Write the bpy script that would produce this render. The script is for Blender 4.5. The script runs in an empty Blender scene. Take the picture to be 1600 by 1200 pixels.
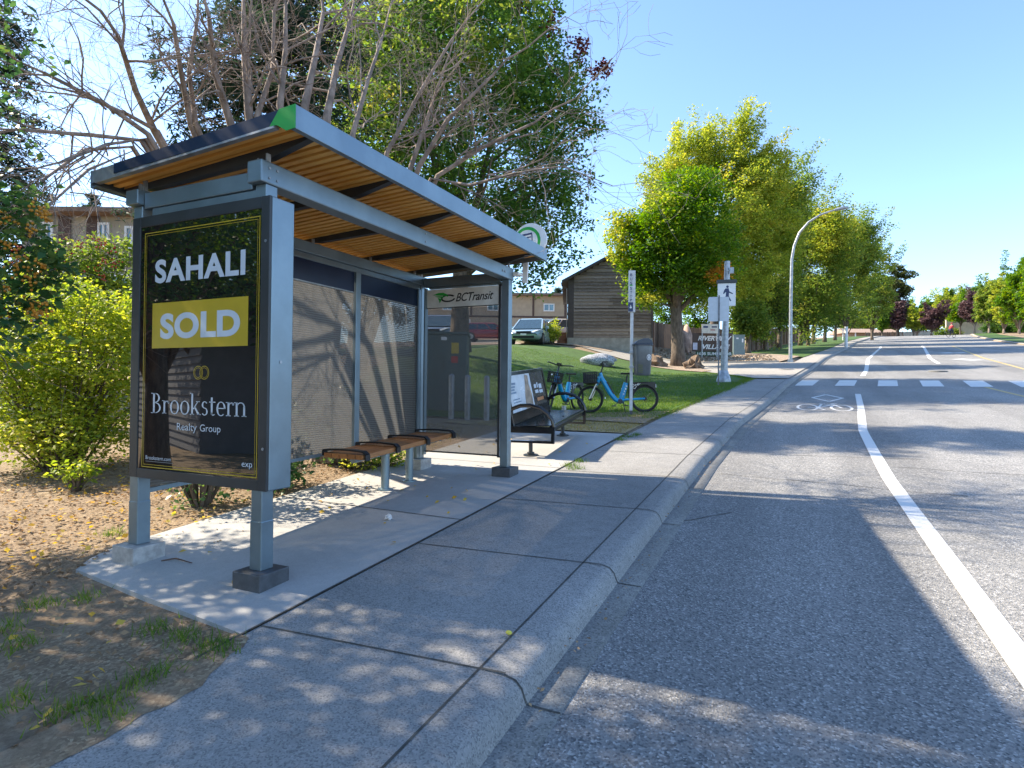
import bpy, math, random
import numpy as np
from mathutils import Vector, Matrix
R_ = math.radians
sc = bpy.context.scene
C = sc.collection
# ------------------------------------------------------------------ camera, sky, sun, exposure
F_PX, YAW, PITCH, ROLL = 936.1, .4406, .0083, .0111
CAMZ = 1.6
_cy, _sy, _cp, _sp = math.cos(YAW), math.sin(YAW), math.cos(PITCH), math.sin(PITCH)
FW = Vector((-_sy*_cp, _cy*_cp, _sp)); RT0 = Vector((_cy, _sy, 0)); UP0 = RT0.cross(FW)
RT = RT0*math.cos(ROLL)+UP0*math.sin(ROLL); UPV = UP0*math.cos(ROLL)-RT0*math.sin(ROLL)
cam = bpy.data.cameras.new('camera'); co = bpy.data.objects.new('camera', cam); C.objects.link(co)
m = Matrix((RT, UPV, -FW)).transposed().to_4x4(); m.translation = (0, 0, CAMZ); co.matrix_world = m
cam.sensor_width = 36; cam.lens = F_PX/1600*36; cam.clip_start = .05; cam.clip_end = 3000
sc.camera = co
SUNV = Vector((-3.08, -.23, 2.654)).normalized()
w = bpy.data.worlds.new('World'); sc.world = w; w.use_nodes = True
nt = w.node_tree; bg = nt.nodes['Background']
sky = nt.nodes.new('ShaderNodeTexSky'); sky.sky_type = 'NISHITA'; sky.sun_disc = False
sky.sun_elevation = math.asin(SUNV.z); sky.sun_rotation = math.atan2(SUNV.x, SUNV.y)
sky.altitude = 700; sky.air_density = 1.0; sky.dust_density = .6; sky.ozone_density = 1.6
tn = nt.nodes.new('ShaderNodeMixRGB'); tn.blend_type = 'MULTIPLY'; tn.inputs[0].default_value = 1; tn.inputs[2].default_value = (.775, .835, .90, 1)
nt.links.new(sky.outputs[0], tn.inputs[1]); nt.links.new(tn.outputs[0], bg.inputs[0]); bg.inputs[1].default_value = .136
sl = bpy.data.lights.new('sun', 'SUN'); sl.energy = 3.7; sl.angle = R_(.6); sl.color = (1, .87, .68)
so = bpy.data.objects.new('sun', sl); C.objects.link(so); so.rotation_euler = SUNV.to_track_quat('Z', 'Y').to_euler()
sc.view_settings.view_transform = 'Standard'; sc.view_settings.look = 'None'
sc.view_settings.exposure = 1.75; sc.view_settings.gamma = 1
try:
    sc.cycles.max_bounces = 8; sc.cycles.transparent_max_bounces = 24; sc.cycles.diffuse_bounces = 4
    sc.cycles.use_denoising = True; sc.cycles.sample_clamp_indirect = 6
except Exception: pass
rng = np.random.default_rng(7); random.seed(7)
# ------------------------------------------------------------------ terrain
_ys = np.arange(-80, 1200, .5)
_sl = np.interp(_ys, [-1e4, 6, 25, 110, 150, 1e4], [.07, .07, .098, .098, 0, 0])
_gz = np.concatenate([[0], np.cumsum((_sl[1:]+_sl[:-1])/2*.5)]); _gz -= np.interp(0, _ys, _gz); _gz += .19
def sm(a, b, x): t = np.clip((x-a)/(b-a), 0, 1); return t*t*(3-2*t)
def g(x, y): return np.interp(y, _ys, _gz)+1.3*sm(-4.5, -14, x)*sm(4, 16, y)
def rx(y): return np.interp(y, [-80, 8, 12, 16, 21.5, 25, 30, 40, 58, 75, 100, 130, 200, 400, 1200],
                            [-.96, -.95, -.83, -.5, -.12, .2, .8, 1.75, 4.2, 6.1, 10, 16, 33, 90, 300])
def U(u, v, dz=0):
    """point of the ground seen at a place of the 1600x1200 photograph"""
    d = FW+RT*((u-800)/F_PX)-UPV*((v-600)/F_PX)
    t = np.arange(.5, 300, .02); X = d.x*t; Y = d.y*t; Z = CAMZ+d.z*t
    i = np.argmax(Z < g(X, Y)+dz); return Vector((X[i], Y[i], float(g(X[i], Y[i]))))
# ------------------------------------------------------------------ helpers
class MB:
    def __init__(s): s.v = []; s.f = []
    def add(s, vs, fs): n = len(s.v); s.v += [tuple(p) for p in vs]; s.f += [tuple(i+n for i in f) for f in fs]; return s
    def box(s, x0, x1, y0, y1, z0, z1, M=None):
        vs = [(x, y, z) for z in (z0, z1) for x, y in ((x0, y0), (x1, y0), (x1, y1), (x0, y1))]
        if M is not None: vs = [M @ Vector(p) for p in vs]
        return s.add(vs, [(3, 2, 1, 0), (4, 5, 6, 7), (0, 1, 5, 4), (1, 2, 6, 5), (2, 3, 7, 6), (3, 0, 4, 7)])
    def hexa(s, b, t):  # 4 bottom, 4 top corners
        return s.add(list(b)+list(t), [(3, 2, 1, 0), (4, 5, 6, 7), (0, 1, 5, 4), (1, 2, 6, 5), (2, 3, 7, 6), (3, 0, 4, 7)])
    def bar(s, a, b, w, h, up=(0, 0, 1)):
        a = Vector(a); b = Vector(b); d = (b-a).normalized(); u = Vector(up); sd = d.cross(u).normalized(); u = sd.cross(d)
        q = [sd*w/2-u*h/2, sd*w/2+u*h/2, -sd*w/2+u*h/2, -sd*w/2-u*h/2]
        return s.hexa([a+p for p in q], [b+p for p in q])
    def tube(s, pts, r, n=8, caps=True):
        pts = [Vector(p) for p in pts]; rs = r if hasattr(r, '__len__') else [r]*len(pts)
        base = len(s.v); prev = None
        for i, p in enumerate(pts):
            t = (pts[min(i+1, len(pts)-1)]-pts[max(i-1, 0)]).normalized()
            a = Vector((0, 0, 1)) if prev is None else prev
            if abs(t.dot(a)) > .98 and prev is None: a = Vector((1, 0, 0))
            a = (a-t*a.dot(t)).normalized(); prev = a; b = t.cross(a)
            for k in range(n):
                q = 2*math.pi*k/n; s.v.append(tuple(p+a*math.cos(q)*rs[i]+b*math.sin(q)*rs[i]))
        for i in range(len(pts)-1):
            for k in range(n):
                s.f.append((base+i*n+k, base+i*n+(k+1) % n, base+(i+1)*n+(k+1) % n, base+(i+1)*n+k))
        if caps:
            s.f.append(tuple(base+k for k in reversed(range(n)))); e = base+(len(pts)-1)*n; s.f.append(tuple(e+k for k in range(n)))
        return s
    def cyl(s, a, b, r, r2=None, n=16): return s.tube([a, b], [r, r if r2 is None else r2], n)
    def torus(s, c, ax, R, r, n=28, k=8, a0=0, a1=2*math.pi):
        ax = Vector(ax).normalized(); u = ax.orthogonal().normalized() if abs(ax.z) > .9 else Vector((0, 0, 1)).cross(ax).normalized()
        v = ax.cross(u); c = Vector(c); full = abs(a1-a0) > 6.28
        st = len(s.v); cnt = n if full else n+1
        for i in range(cnt):
            a = a0+(a1-a0)*i/n; d = u*math.cos(a)+v*math.sin(a)
            for j in range(k):
                b = 2*math.pi*j/k; s.v.append(tuple(c+d*(R+r*math.cos(b))+ax*r*math.sin(b)))
        for i in range(n):
            for j in range(k):
                i2 = (i+1) % cnt; s.f.append((st+i*k+j, st+i2*k+j, st+i2*k+(j+1) % k, st+i*k+(j+1) % k))
        return s
    def prism(s, poly, o, ux, uy, th):
        """2D polygon poly in plane (o;ux,uy), extruded by th along ux x uy"""
        o = Vector(o); ux = Vector(ux); uy = Vector(uy); nrm = ux.cross(uy).normalized()*th; n = len(poly)
        a = [o+ux*p[0]+uy*p[1] for p in poly]
        return s.add(a+[p+nrm for p in a], [tuple(reversed(range(n))), tuple(range(n, 2*n))]+[(i, (i+1) % n, n+(i+1) % n, n+i) for i in range(n)])
    def poly(s, pts): return s.add(pts, [tuple(range(len(pts)))])
    def rock(s, c, rx_, ry, rz, seed=0, n=14, rough=.25):
        r = np.random.default_rng(seed); ph = r.uniform(0, 6, (6, 3)); fr = r.uniform(1, 4, (6, 3)); st = len(s.v)
        for i in range(n+1):
            th = math.pi*i/n
            for j in range(2*n):
                a = math.pi*j/n; d = np.array([math.sin(th)*math.cos(a), math.sin(th)*math.sin(a), math.cos(th)])
                k = 1+rough*sum(math.sin(float((fr[q]*d).sum())*2+ph[q][0])*.25 for q in range(6))
                s.v.append((c[0]+d[0]*rx_*k, c[1]+d[1]*ry*k, c[2]+d[2]*rz*k))
        for i in range(n):
            for j in range(2*n):
                j2 = (j+1) % (2*n); s.f.append((st+i*2*n+j, st+(i+1)*2*n+j, st+(i+1)*2*n+j2, st+i*2*n+j2))
        return s
def link(name, me, mat, parent=None):
    o = bpy.data.objects.new(name, me); C.objects.link(o)
    if mat: me.materials.append(mat)
    if parent is not None:
        o.parent = parent
        if parent.get('world'): o.location = -Vector(parent.location)
    return o
def part(name, mb, mat, parent=None, smooth=False, bevel=0, label=None):
    me = bpy.data.meshes.new(name); me.from_pydata(mb.v, [], mb.f); me.validate()
    if smooth: me.polygons.foreach_set('use_smooth', [True]*len(me.polygons))
    me.update(); o = link(name, me, mat, parent)
    if smooth and smooth != 'all':
        try: me.set_sharp_from_angle(angle=R_(38))
        except Exception: pass
    if bevel:
        b = o.modifiers.new('bevel', 'BEVEL'); b.width = bevel; b.segments = 2; b.limit_method = 'ANGLE'; b.angle_limit = R_(40)
    if label: o['label'] = label
    return o
def tag(o, label, cat, group=None, kind=None):
    if label: o['label'] = label
    if cat: o['category'] = cat
    if group: o['group'] = group
    if kind: o['kind'] = kind
    return o
def thing(name, label, cat, loc, rz=0, group=None, world=False, rot=None):
    o = bpy.data.objects.new(name, None); C.objects.link(o); o.empty_display_size = .2
    o.location = loc; o.rotation_euler = rot if rot else (0, 0, rz)
    if world: o['world'] = 1
    return tag(o, label, cat, group)
def struct(name, mb, mat, **k): o = part(name, mb, mat, **k); o['kind'] = 'structure'; return o
def npmesh(name, V, nper, mat, parent=None):
    """V: (n*nper,3) array, n separate faces of nper vertices"""
    n = len(V)//nper; me = bpy.data.meshes.new(name)
    me.vertices.add(len(V)); me.vertices.foreach_set('co', np.ascontiguousarray(V, dtype=np.float32).ravel())
    me.loops.add(len(V)); me.loops.foreach_set('vertex_index', np.arange(len(V), dtype=np.int32))
    me.polygons.add(n); me.polygons.foreach_set('loop_start', np.arange(0, n*nper, nper, dtype=np.int32))
    me.polygons.foreach_set('loop_total', np.full(n, nper, dtype=np.int32)); me.update(calc_edges=True)
    return link(name, me, mat, parent)
def copy_tree(o, loc, rz=None, scale=None, label=None, parent=None):
    c = o.copy(); C.objects.link(c)
    if parent is None:
        c.location = loc
        if rz is not None: c.rotation_euler = (0, 0, rz)
        if scale is not None: c.scale = scale
        if label: c['label'] = label
    else: c.parent = parent
    for ch in [q for q in o.children]: copy_tree(ch, None, parent=c)
    return c
def text(name, s, mat, parent, o, ux, uy, W, H, bold=0., shear=0., space=1., depth=.001):
    """lettering filling a W x H box with lower left corner o"""
    cu = bpy.data.curves.new('t', 'FONT'); cu.body = s; cu.size = 1; cu.offset = bold; cu.shear = shear; cu.space_character = space
    cu.resolution_u = 6; cu.extrude = 0
    t = bpy.data.objects.new('t', cu); C.objects.link(t); bpy.context.view_layer.update()
    me = bpy.data.meshes.new_from_object(t.evaluated_get(bpy.context.evaluated_depsgraph_get())); bpy.data.objects.remove(t); bpy.data.curves.remove(cu)
    n = len(me.vertices); a = np.zeros(n*3); me.vertices.foreach_get('co', a); a = a.reshape(-1, 3)
    lo = a.min(0); hi = a.max(0); sx = W/(hi[0]-lo[0]); sy = H/(hi[1]-lo[1])
    ux = np.array(ux, float); uy = np.array(uy, float); p = np.array(o, float)+((a[:, 0]-lo[0])*sx)[:, None]*ux+((a[:, 1]-lo[1])*sy)[:, None]*uy
    me.vertices.foreach_set('co', p.ravel()); me.update(); me.name = name; me.materials.clear()
    return link(name, me, mat, parent)
# ------------------------------------------------------------------ materials
def base(name):
    m = bpy.data.materials.new(name); m.use_nodes = True; return m, m.node_tree, m.node_tree.nodes['Principled BSDF']
def N(nt, t, **k):
    n = nt.nodes.new('ShaderNode'+t)
    for a, b in k.items():
        if a in n.inputs: n.inputs[a].default_value = b
        else: setattr(n, a, b)
    return n
def ramp(nt, src, stops):
    r = nt.nodes.new('ShaderNodeValToRGB'); cr = r.color_ramp
    while len(cr.elements) < len(stops): cr.elements.new(.5)
    for e, (p, c) in zip(cr.elements, stops): e.position = p; e.color = (*c, 1)
    nt.links.new(src, r.inputs[0]); return r
def coord(nt, scale=None):
    tc = nt.nodes.new('ShaderNodeTexCoord'); out = tc.outputs['Object']
    if scale:
        mp = nt.nodes.new('ShaderNodeMapping'); mp.inputs['Scale'].default_value = scale; nt.links.new(out, mp.inputs[0]); out = mp.outputs[0]
    return out
def flat(name, col, rough=.6, metal=0, var=.12, scale=6, bump=0, bscale=60, stretch=None, spec=.5, coat=0, lo=.4, hi=.65):
    m, nt, b = base(name); cd = coord(nt, stretch)
    n = N(nt, 'TexNoise', Scale=scale, Detail=6, Roughness=.6); nt.links.new(cd, n.inputs['Vector'])
    d = tuple(c*(1-var) for c in col); e = tuple(min(1, c*(1+var)) for c in col)
    r = ramp(nt, n.outputs['Fac'], [(lo, d), (hi, e)]); nt.links.new(r.outputs[0], b.inputs['Base Color'])
    b.inputs['Roughness'].default_value = rough; b.inputs['Metallic'].default_value = metal; b.inputs['Specular IOR Level'].default_value = spec
    b.inputs['Coat Weight'].default_value = coat
    if rough < .6:
        mr = N(nt, 'MapRange'); mr.inputs['To Min'].default_value = rough*.75; mr.inputs['To Max'].default_value = min(1, rough*1.35); nt.links.new(n.outputs['Fac'], mr.inputs[0]); nt.links.new(mr.outputs[0], b.inputs['Roughness'])
    if bump:
        n2 = N(nt, 'TexNoise', Scale=bscale, Detail=5); nt.links.new(cd, n2.inputs['Vector'])
        bp = N(nt, 'Bump', Strength=bump, Distance=.01); nt.links.new(n2.outputs['Fac'], bp.inputs['Height']); nt.links.new(bp.outputs[0], b.inputs['Normal'])
    return m
def speckle(name, c1, c2, c3, sc_, big=.6, rough=.85, bump=.5, patch=.2, dist=.006, lanes=0):
    """aggregate surface: fine stones, mid mottling, large stains"""
    m, nt, b = base(name); cd = coord(nt)
    v = N(nt, 'TexVoronoi', Scale=sc_); nt.links.new(cd, v.inputs['Vector'])
    sep = N(nt, 'SeparateColor'); nt.links.new(v.outputs['Color'], sep.inputs[0])
    r = ramp(nt, sep.outputs[0], [(0, c1), (.45, c2), (.8, c2), (1, c3)])
    n = N(nt, 'TexNoise', Scale=big, Detail=7, Roughness=.65); nt.links.new(cd, n.inputs['Vector'])
    r2 = ramp(nt, n.outputs['Fac'], [(.3, (1-patch,)*3), (.7, (1+patch*.6,)*3)])
    n3 = N(nt, 'TexNoise', Scale=big*14, Detail=5, Roughness=.7); nt.links.new(cd, n3.inputs['Vector'])
    r3 = ramp(nt, n3.outputs['Fac'], [(.3, (1-patch*.6,)*3), (.7, (1+patch*.3,)*3)])
    mx = N(nt, 'MixRGB', blend_type='MULTIPLY'); mx.inputs[0].default_value = 1; nt.links.new(r.outputs[0], mx.inputs[1]); nt.links.new(r2.outputs[0], mx.inputs[2])
    if lanes:
        mp = nt.nodes.new('ShaderNodeMapping'); mp.inputs['Scale'].default_value = (1.0, .05, 1); nt.links.new(cd, mp.inputs[0]); n4 = N(nt, 'TexNoise', Scale=1.0, Detail=4); nt.links.new(mp.outputs[0], n4.inputs['Vector']); r4 = ramp(nt, n4.outputs['Fac'], [(.35, (1-lanes,)*3), (.62, (1+lanes*.5,)*3)])
        m4 = N(nt, 'MixRGB', blend_type='MULTIPLY'); m4.inputs[0].default_value = 1; nt.links.new(mx.outputs[0], m4.inputs[1]); nt.links.new(r4.outputs[0], m4.inputs[2]); mx = m4
    m2 = N(nt, 'MixRGB', blend_type='MULTIPLY'); m2.inputs[0].default_value = 1; nt.links.new(mx.outputs[0], m2.inputs[1]); nt.links.new(r3.outputs[0], m2.inputs[2])
    nt.links.new(m2.outputs[0], b.inputs['Base Color']); b.inputs['Roughness'].default_value = rough
    if bump:
        bp = N(nt, 'Bump', Strength=bump, Distance=dist); nt.links.new(v.outputs['Distance'], bp.inputs['Height']); nt.links.new(bp.outputs[0], b.inputs['Normal'])
    return m
def leafmat(name, cols, trans=.45, rough=.55):
    m, nt, b = base(name); geo = N(nt, 'NewGeometry')
    cd = coord(nt); n = N(nt, 'TexNoise', Scale=.55, Detail=3); nt.links.new(cd, n.inputs['Vector'])
    ad = N(nt, 'Math', operation='MULTIPLY_ADD'); nt.links.new(n.outputs['Fac'], ad.inputs[0]); ad.inputs[1].default_value = 1.3
    ml = N(nt, 'Math', operation='MULTIPLY_ADD'); nt.links.new(geo.outputs['Random Per Island'], ml.inputs[0]); ml.inputs[1].default_value = .6; ml.inputs[2].default_value = -.45
    nt.links.new(ml.outputs[0], ad.inputs[2])
    k = len(cols); r = ramp(nt, ad.outputs[0], [(i/(k-1) if k > 1 else 0, c) for i, c in enumerate(cols)])
    tr = N(nt, 'BsdfTranslucent'); hs = N(nt, 'HueSaturation'); hs.inputs['Value'].default_value = 2.1; hs.inputs['Saturation'].default_value = 1.1; hs.inputs['Hue'].default_value = .49
    nt.links.new(r.outputs[0], hs.inputs['Color']); nt.links.new(hs.outputs[0], tr.inputs[0])
    nt.links.new(r.outputs[0], b.inputs['Base Color']); b.inputs['Roughness'].default_value = rough; b.inputs['Specular IOR Level'].default_value = .35
    mx = N(nt, 'MixShader'); mx.inputs[0].default_value = trans; nt.links.new(b.outputs[0], mx.inputs[1]); nt.links.new(tr.outputs[0], mx.inputs[2])
    nt.links.new(mx.outputs[0], nt.nodes['Material Output'].inputs[0]); return m
def screen(name, col, see, fx, fz, trans=.5, amp=.14):
    """perforated sheet: fine rows of slots, part see-through, part light-diffusing"""
    m, nt, b = base(name); b.inputs['Roughness'].default_value = .35; b.inputs['Metallic'].default_value = 0
    cd = coord(nt, (fx, fx, fz)); sx = N(nt, 'SeparateXYZ'); nt.links.new(cd, sx.inputs[0])
    def wv(o, off=0):
        a = N(nt, 'Math', operation='SINE'); nt.links.new(o, a.inputs[0]); return a
    s1 = N(nt, 'Math', operation='ADD'); nt.links.new(sx.outputs[0], s1.inputs[0]); nt.links.new(sx.outputs[1], s1.inputs[1])
    a = wv(s1.outputs[0]); c = wv(sx.outputs[2]); mu = N(nt, 'Math', operation='ADD'); nt.links.new(a.outputs[0], mu.inputs[0]); nt.links.new(c.outputs[0], mu.inputs[1])
    mr = N(nt, 'MapRange'); mr.inputs['From Min'].default_value = -1.2; mr.inputs['From Max'].default_value = 1.2
    mr.inputs['To Min'].default_value = max(0, see-amp); mr.inputs['To Max'].default_value = min(1, see+amp); nt.links.new(mu.outputs[0], mr.inputs[0])
    b.inputs['Base Color'].default_value = (*col, 1)
    cr = ramp(nt, mr.outputs[0], [(max(0, see-amp), tuple(q*1.35 for q in col)), (see+amp, tuple(q*.55 for q in col))]); nt.links.new(cr.outputs[0], b.inputs['Base Color'])
    tr = N(nt, 'BsdfTranslucent'); tr.inputs[0].default_value = (*[min(1, q*1.3) for q in col], 1)
    m1 = N(nt, 'MixShader'); m1.inputs[0].default_value = trans; nt.links.new(b.outputs[0], m1.inputs[1]); nt.links.new(tr.outputs[0], m1.inputs[2])
    tp = N(nt, 'BsdfTransparent'); m2 = N(nt, 'MixShader'); nt.links.new(mr.outputs[0], m2.inputs[0]); nt.links.new(m1.outputs[0], m2.inputs[1]); nt.links.new(tp.outputs[0], m2.inputs[2])
    nt.links.new(m2.outputs[0], nt.nodes['Material Output'].inputs[0]); return m
def plank(name, c1, c2, axis_scale, rough=.6, bump=.3):
    m, nt, b = base(name); cd = coord(nt, axis_scale); n = N(nt, 'TexNoise', Scale=3, Detail=8, Roughness=.65, Distortion=.6); nt.links.new(cd, n.inputs['Vector'])
    geo = N(nt, 'NewGeometry'); a = N(nt, 'Math', operation='MULTIPLY_ADD'); nt.links.new(geo.outputs['Random Per Island'], a.inputs[0]); a.inputs[1].default_value = .35
    s = N(nt, 'Math', operation='SUBTRACT'); nt.links.new(n.outputs['Fac'], s.inputs[0]); s.inputs[1].default_value = .15; nt.links.new(s.outputs[0], a.inputs[2])
    r = ramp(nt, a.outputs[0], [(.25, c1), (.75, c2)]); nt.links.new(r.outputs[0], b.inputs['Base Color']); b.inputs['Roughness'].default_value = rough
    bp = N(nt, 'Bump', Strength=bump, Distance=.004); nt.links.new(n.outputs['Fac'], bp.inputs['Height']); nt.links.new(bp.outputs[0], b.inputs['Normal']); return m
M = {}
M['steel'] = flat('grey_shelter_paint', (.21, .275, .32), .38, .7, .10, 3, .03, 220)
M['steel_dark'] = flat('dark_frame_paint', (.045, .05, .055), .42, .4, .12, 4, .03, 220)
M['galv'] = flat('galvanised', (.33, .355, .385), .45, .7, .22, 9, .05, 60)
M['foot'] = flat('footing_steel', (.10, .105, .115), .55, .5, .2, 14, .05, 120)
M['foot2'] = flat('footing_pale', (.42, .40, .38), .6, .3, .22, 14, .08, 120)  # paler colour, used on the two rear footings
M['soffit'] = plank('cedar_slats', (.78, .33, .045), (.95, .50, .12), (2, 26, 26), .45)
M['seatwood'] = plank('bench_wood', (.24, .09, .025), (.46, .19, .06), (26, 2, 26), .5)
M['green'] = flat('green_panel', (.015, .33, .045), .4, 0, .05)
M['navy'] = flat('navy_panel', (.006, .018, .055), .32, 0, .1, 3, spec=.4)
M['rear'] = screen('perforated_screen', (.165, .165, .165), .20, 1300, 300, .55, .20)
M['side'] = screen('tinted_side_screen', (.10, .105, .11), .56, 1300, 640, .25)
M['white'] = flat('white_paint', (.74, .74, .74), .45, 0, .04)
M['black'] = flat('black_plastic', (.012, .012, .014), .4, 0, .2)
M['blackgloss'] = flat('black_gloss', (.01, .011, .013), .16, .2, .1, spec=.7)
M['gold'] = flat('gold_ink', (.47, .33, .015), .35, 0, .05, spec=.6)
M['poster'], _nt, _b = base('poster_glass'); _b.inputs['Base Color'].default_value = (.008, .008, .009, 1); _b.inputs['Roughness'].default_value = .015; _b.inputs['IOR'].default_value = 2.1; _b.inputs['Specular IOR Level'].default_value = .6
M['letter'] = flat('white_letter', (.55, .60, .66), .3, 0, .04)
# ------------------------------------------------------------------ ground, road, pavement
def sheet(fa, fb, s0, s1, n, k, dz, jit=0):
    """strip between two plan curves fa(s), fb(s), laid on the terrain"""
    b = MB()
    for i in range(n+1):
        s = s0+(s1-s0)*i/n; A = fa(s); B = fb(s)
        for j in range(k+1):
            q = j/k; x = A[0]+(B[0]-A[0])*q; y = A[1]+(B[1]-A[1])*q
            if jit and j in (0, k): x += random.uniform(-jit, jit)
            b.v.append((x, y, float(g(x, y))+(dz(x, y) if callable(dz) else dz)))
    for i in range(n):
        for j in range(k):
            a = i*(k+1)+j; b.f.append((a, a+1, a+k+2, a+k+1))
    return b
def band(t0, t1, y0, y1, dz, k=1, step=.5, jit=0):
    return sheet(lambda y: (float(rx(y))+t0, y), lambda y: (float(rx(y))+t1, y), y0, y1, max(2, int((y1-y0)/step)), k, dz, jit)
def lerpline(P):
    P = [tuple(p) for p in P]
    def f(s):
        q = s*(len(P)-1); i = min(int(q), len(P)-2); r = q-i
        return (P[i][0]+(P[i+1][0]-P[i][0])*r, P[i][1]+(P[i+1][1]-P[i][1])*r)
    return f
RD = -.115
mg, nt, b_ = base('dirt_ground'); cd = coord(nt)
n1 = N(nt, 'TexNoise', Scale=.9, Detail=8, Roughness=.7); nt.links.new(cd, n1.inputs['Vector'])
n2 = N(nt, 'TexVoronoi', Scale=75); nt.links.new(cd, n2.inputs['Vector']); sp = N(nt, 'SeparateColor'); nt.links.new(n2.outputs['Color'], sp.inputs[0])
n3 = N(nt, 'TexNoise', Scale=9, Detail=9, Roughness=.75); nt.links.new(cd, n3.inputs['Vector'])
r1 = ramp(nt, n3.outputs['Fac'], [(.3, (.13, .09, .055)), (.5, (.25, .18, .115)), (.68, (.40, .31, .21))])
r2 = ramp(nt, sp.outputs[1], [(0, (.17, .115, .07)), (.5, (.25, .18, .11)), (.85, (.33, .24, .15)), (1, (.42, .33, .21))])
r3 = ramp(nt, n1.outputs['Fac'], [(.42, (0, 0, 0)), (.6, (1, 1, 1))])
mx = N(nt, 'MixRGB'); nt.links.new(r3.outputs[0], mx.inputs[0]); nt.links.new(r1.outputs[0], mx.inputs[1]); nt.links.new(r2.outputs[0], mx.inputs[2])
nt.links.new(mx.outputs[0], b_.inputs['Base Color']); b_.inputs['Roughness'].default_value = .95
bp = N(nt, 'Bump', Strength=.9, Distance=.03); nt.links.new(n3.outputs['Fac'], bp.inputs['Height']); nt.links.new(bp.outputs[0], b_.inputs['Normal'])
M['dirt'] = mg
M['asphalt'] = speckle('asphalt', (.105, .11, .115), (.265, .26, .25), (.50, .49, .47), 100, .35, .85, .7, .16, .008, .2)
M['walk'] = speckle('exposed_concrete', (.15, .15, .148), (.285, .28, .268), (.35, .34, .325), 150, .8, .9, .35, .20)
M['slab'] = speckle('smooth_concrete', (.36, .355, .34), (.40, .395, .38), (.43, .425, .41), 160, 1.1, .8, .1, .13)
M['gutter'] = speckle('gutter_concrete', (.10, .10, .10), (.20, .20, .19), (.28, .27, .25), 120, 1.6, .9, .3, .3)
M['drive'] = speckle('driveway_concrete', (.26, .245, .22), (.34, .32, .29), (.42, .40, .37), 30, .35, .9, .2, .12)
M['joint'] = flat('joint_dirt', (.07, .068, .06), .9, 0, .3, 20)
M['paint'], nt, b_ = base('road_paint'); cd = coord(nt); n1 = N(nt, 'TexNoise', Scale=38, Detail=9, Roughness=.75); nt.links.new(cd, n1.inputs['Vector']); n2 = N(nt, 'TexNoise', Scale=2.2, Detail=5); nt.links.new(cd, n2.inputs['Vector'])
ad = N(nt, 'Math', operation='MULTIPLY_ADD'); nt.links.new(n2.outputs['Fac'], ad.inputs[0]); ad.inputs[1].default_value = .45; nt.links.new(n1.outputs['Fac'], ad.inputs[2])
r1 = ramp(nt, ad.outputs[0], [(.50, (.24, .24, .23)), (.57, (.52, .52, .50)), (.68, (.63, .63, .61))]); nt.links.new(r1.outputs[0], b_.inputs['Base Color']); b_.inputs['Roughness'].default_value = .65
M['yellow'] = flat('yellow_road_paint', (.50, .37, .14), .6, 0, .2, 22)
M['grass'] = flat('lawn', (.050, .105, .014), .9, 0, .38, 3.2, .7, 120, lo=.3, hi=.7)
M['drygrass'] = flat('dry_verge', (.30, .23, .11), .95, 0, .4, 4, .7, 90, lo=.3, hi=.7)
M['gravel'] = speckle('gravel_bed', (.20, .15, .11), (.34, .26, .19), (.46, .40, .33), 18, .5, .95, .8, .15, .03)
# one ground sheet, sunk under the road corridor
ts = [-500, -250, -140, -90, -60, -45, -36]+list(np.arange(-30, -2.9, .8))+[-2.6, -1.62, -1.45, -1, 2, 6, 11.6, 11.9, 12.3, 13, 15, 18, 22, 30, 45, 80, 160, 400]
yv = [-60, -40, -25, -15, -10]+list(np.arange(-7, 36, .4))+list(np.arange(36, 160, 2))+[170, 200, 260, 360, 500, 800]
gb = MB()
for y in yv:
    for t in ts:
        x = float(rx(y))+t
        x += 0
        dz = -.35 if -1.5 < t < 11.8 else 0
        bump = 0
        if t < -1.6 and -8 < y < 40: bump = .018*math.sin(x*2.1+y*1.3)*math.sin(y*1.7-x*.6)+.01*math.sin(5*x)*math.cos(4.3*y)
        if -4.2 < t < -1.45 and y > 0: bump = min(bump, 0)
        gb.v.append((x, y, float(g(x, y))+dz+bump-.012))
K = len(ts)
for i in range(len(yv)-1):
    for j in range(K-1):
        a = i*K+j; gb.f.append((a, a+1, a+K+1, a+K))
struct('ground', gb, M['dirt'], smooth='all')
struct('road', band(-.02, 11.9, -40, 150, RD, 14, 1.), M['asphalt'], smooth='all')
# kerb profile
def profile(name, prof, y0, y1, mat, step=.5, x0=None):
    b = MB(); n = max(2, int((y1-y0)/step)); k = len(prof)
    for i in range(n+1):
        y = y0+(y1-y0)*i/n; X = float(rx(y))
        for t, z in prof: b.v.append((X+t, y, float(g(X+t, y))+z))
    for i in range(n):
        for j in range(k-1): a = i*k+j; b.f.append((a, a+1, a+k+1, a+k))
    return struct(name, b, mat, smooth='all')
KP = [(-.30, .002), (-.17, -.004), (-.13, -.014), (-.10, -.045), (-.085, -.085), (-.075, -.104), (.075, RD+.008), (.09, RD-.03)]
profile('kerb', [p for p in KP[:6]], -8, 150, M['walk'])
profile('gutter', [p for p in KP[5:]], -8, 150, M['gutter'])
struct('pavement', band(-1.56, -.30, -8, 23.5, .001, 2), M['walk'], smooth='all')
struct('far_pavement', band(-1.3, -.30, 34.3, 140, .001, 2), M['drive'], smooth='all')
profile('far_kerb', [(.3, 0), (.15, .004), (.05, -.01), (0, RD-.02)][::-1] and [(11.86, RD-.02), (11.9, .0), (12.15, .005), (12.2, -.03)], 5, 150, M['drive'], 1)
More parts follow.
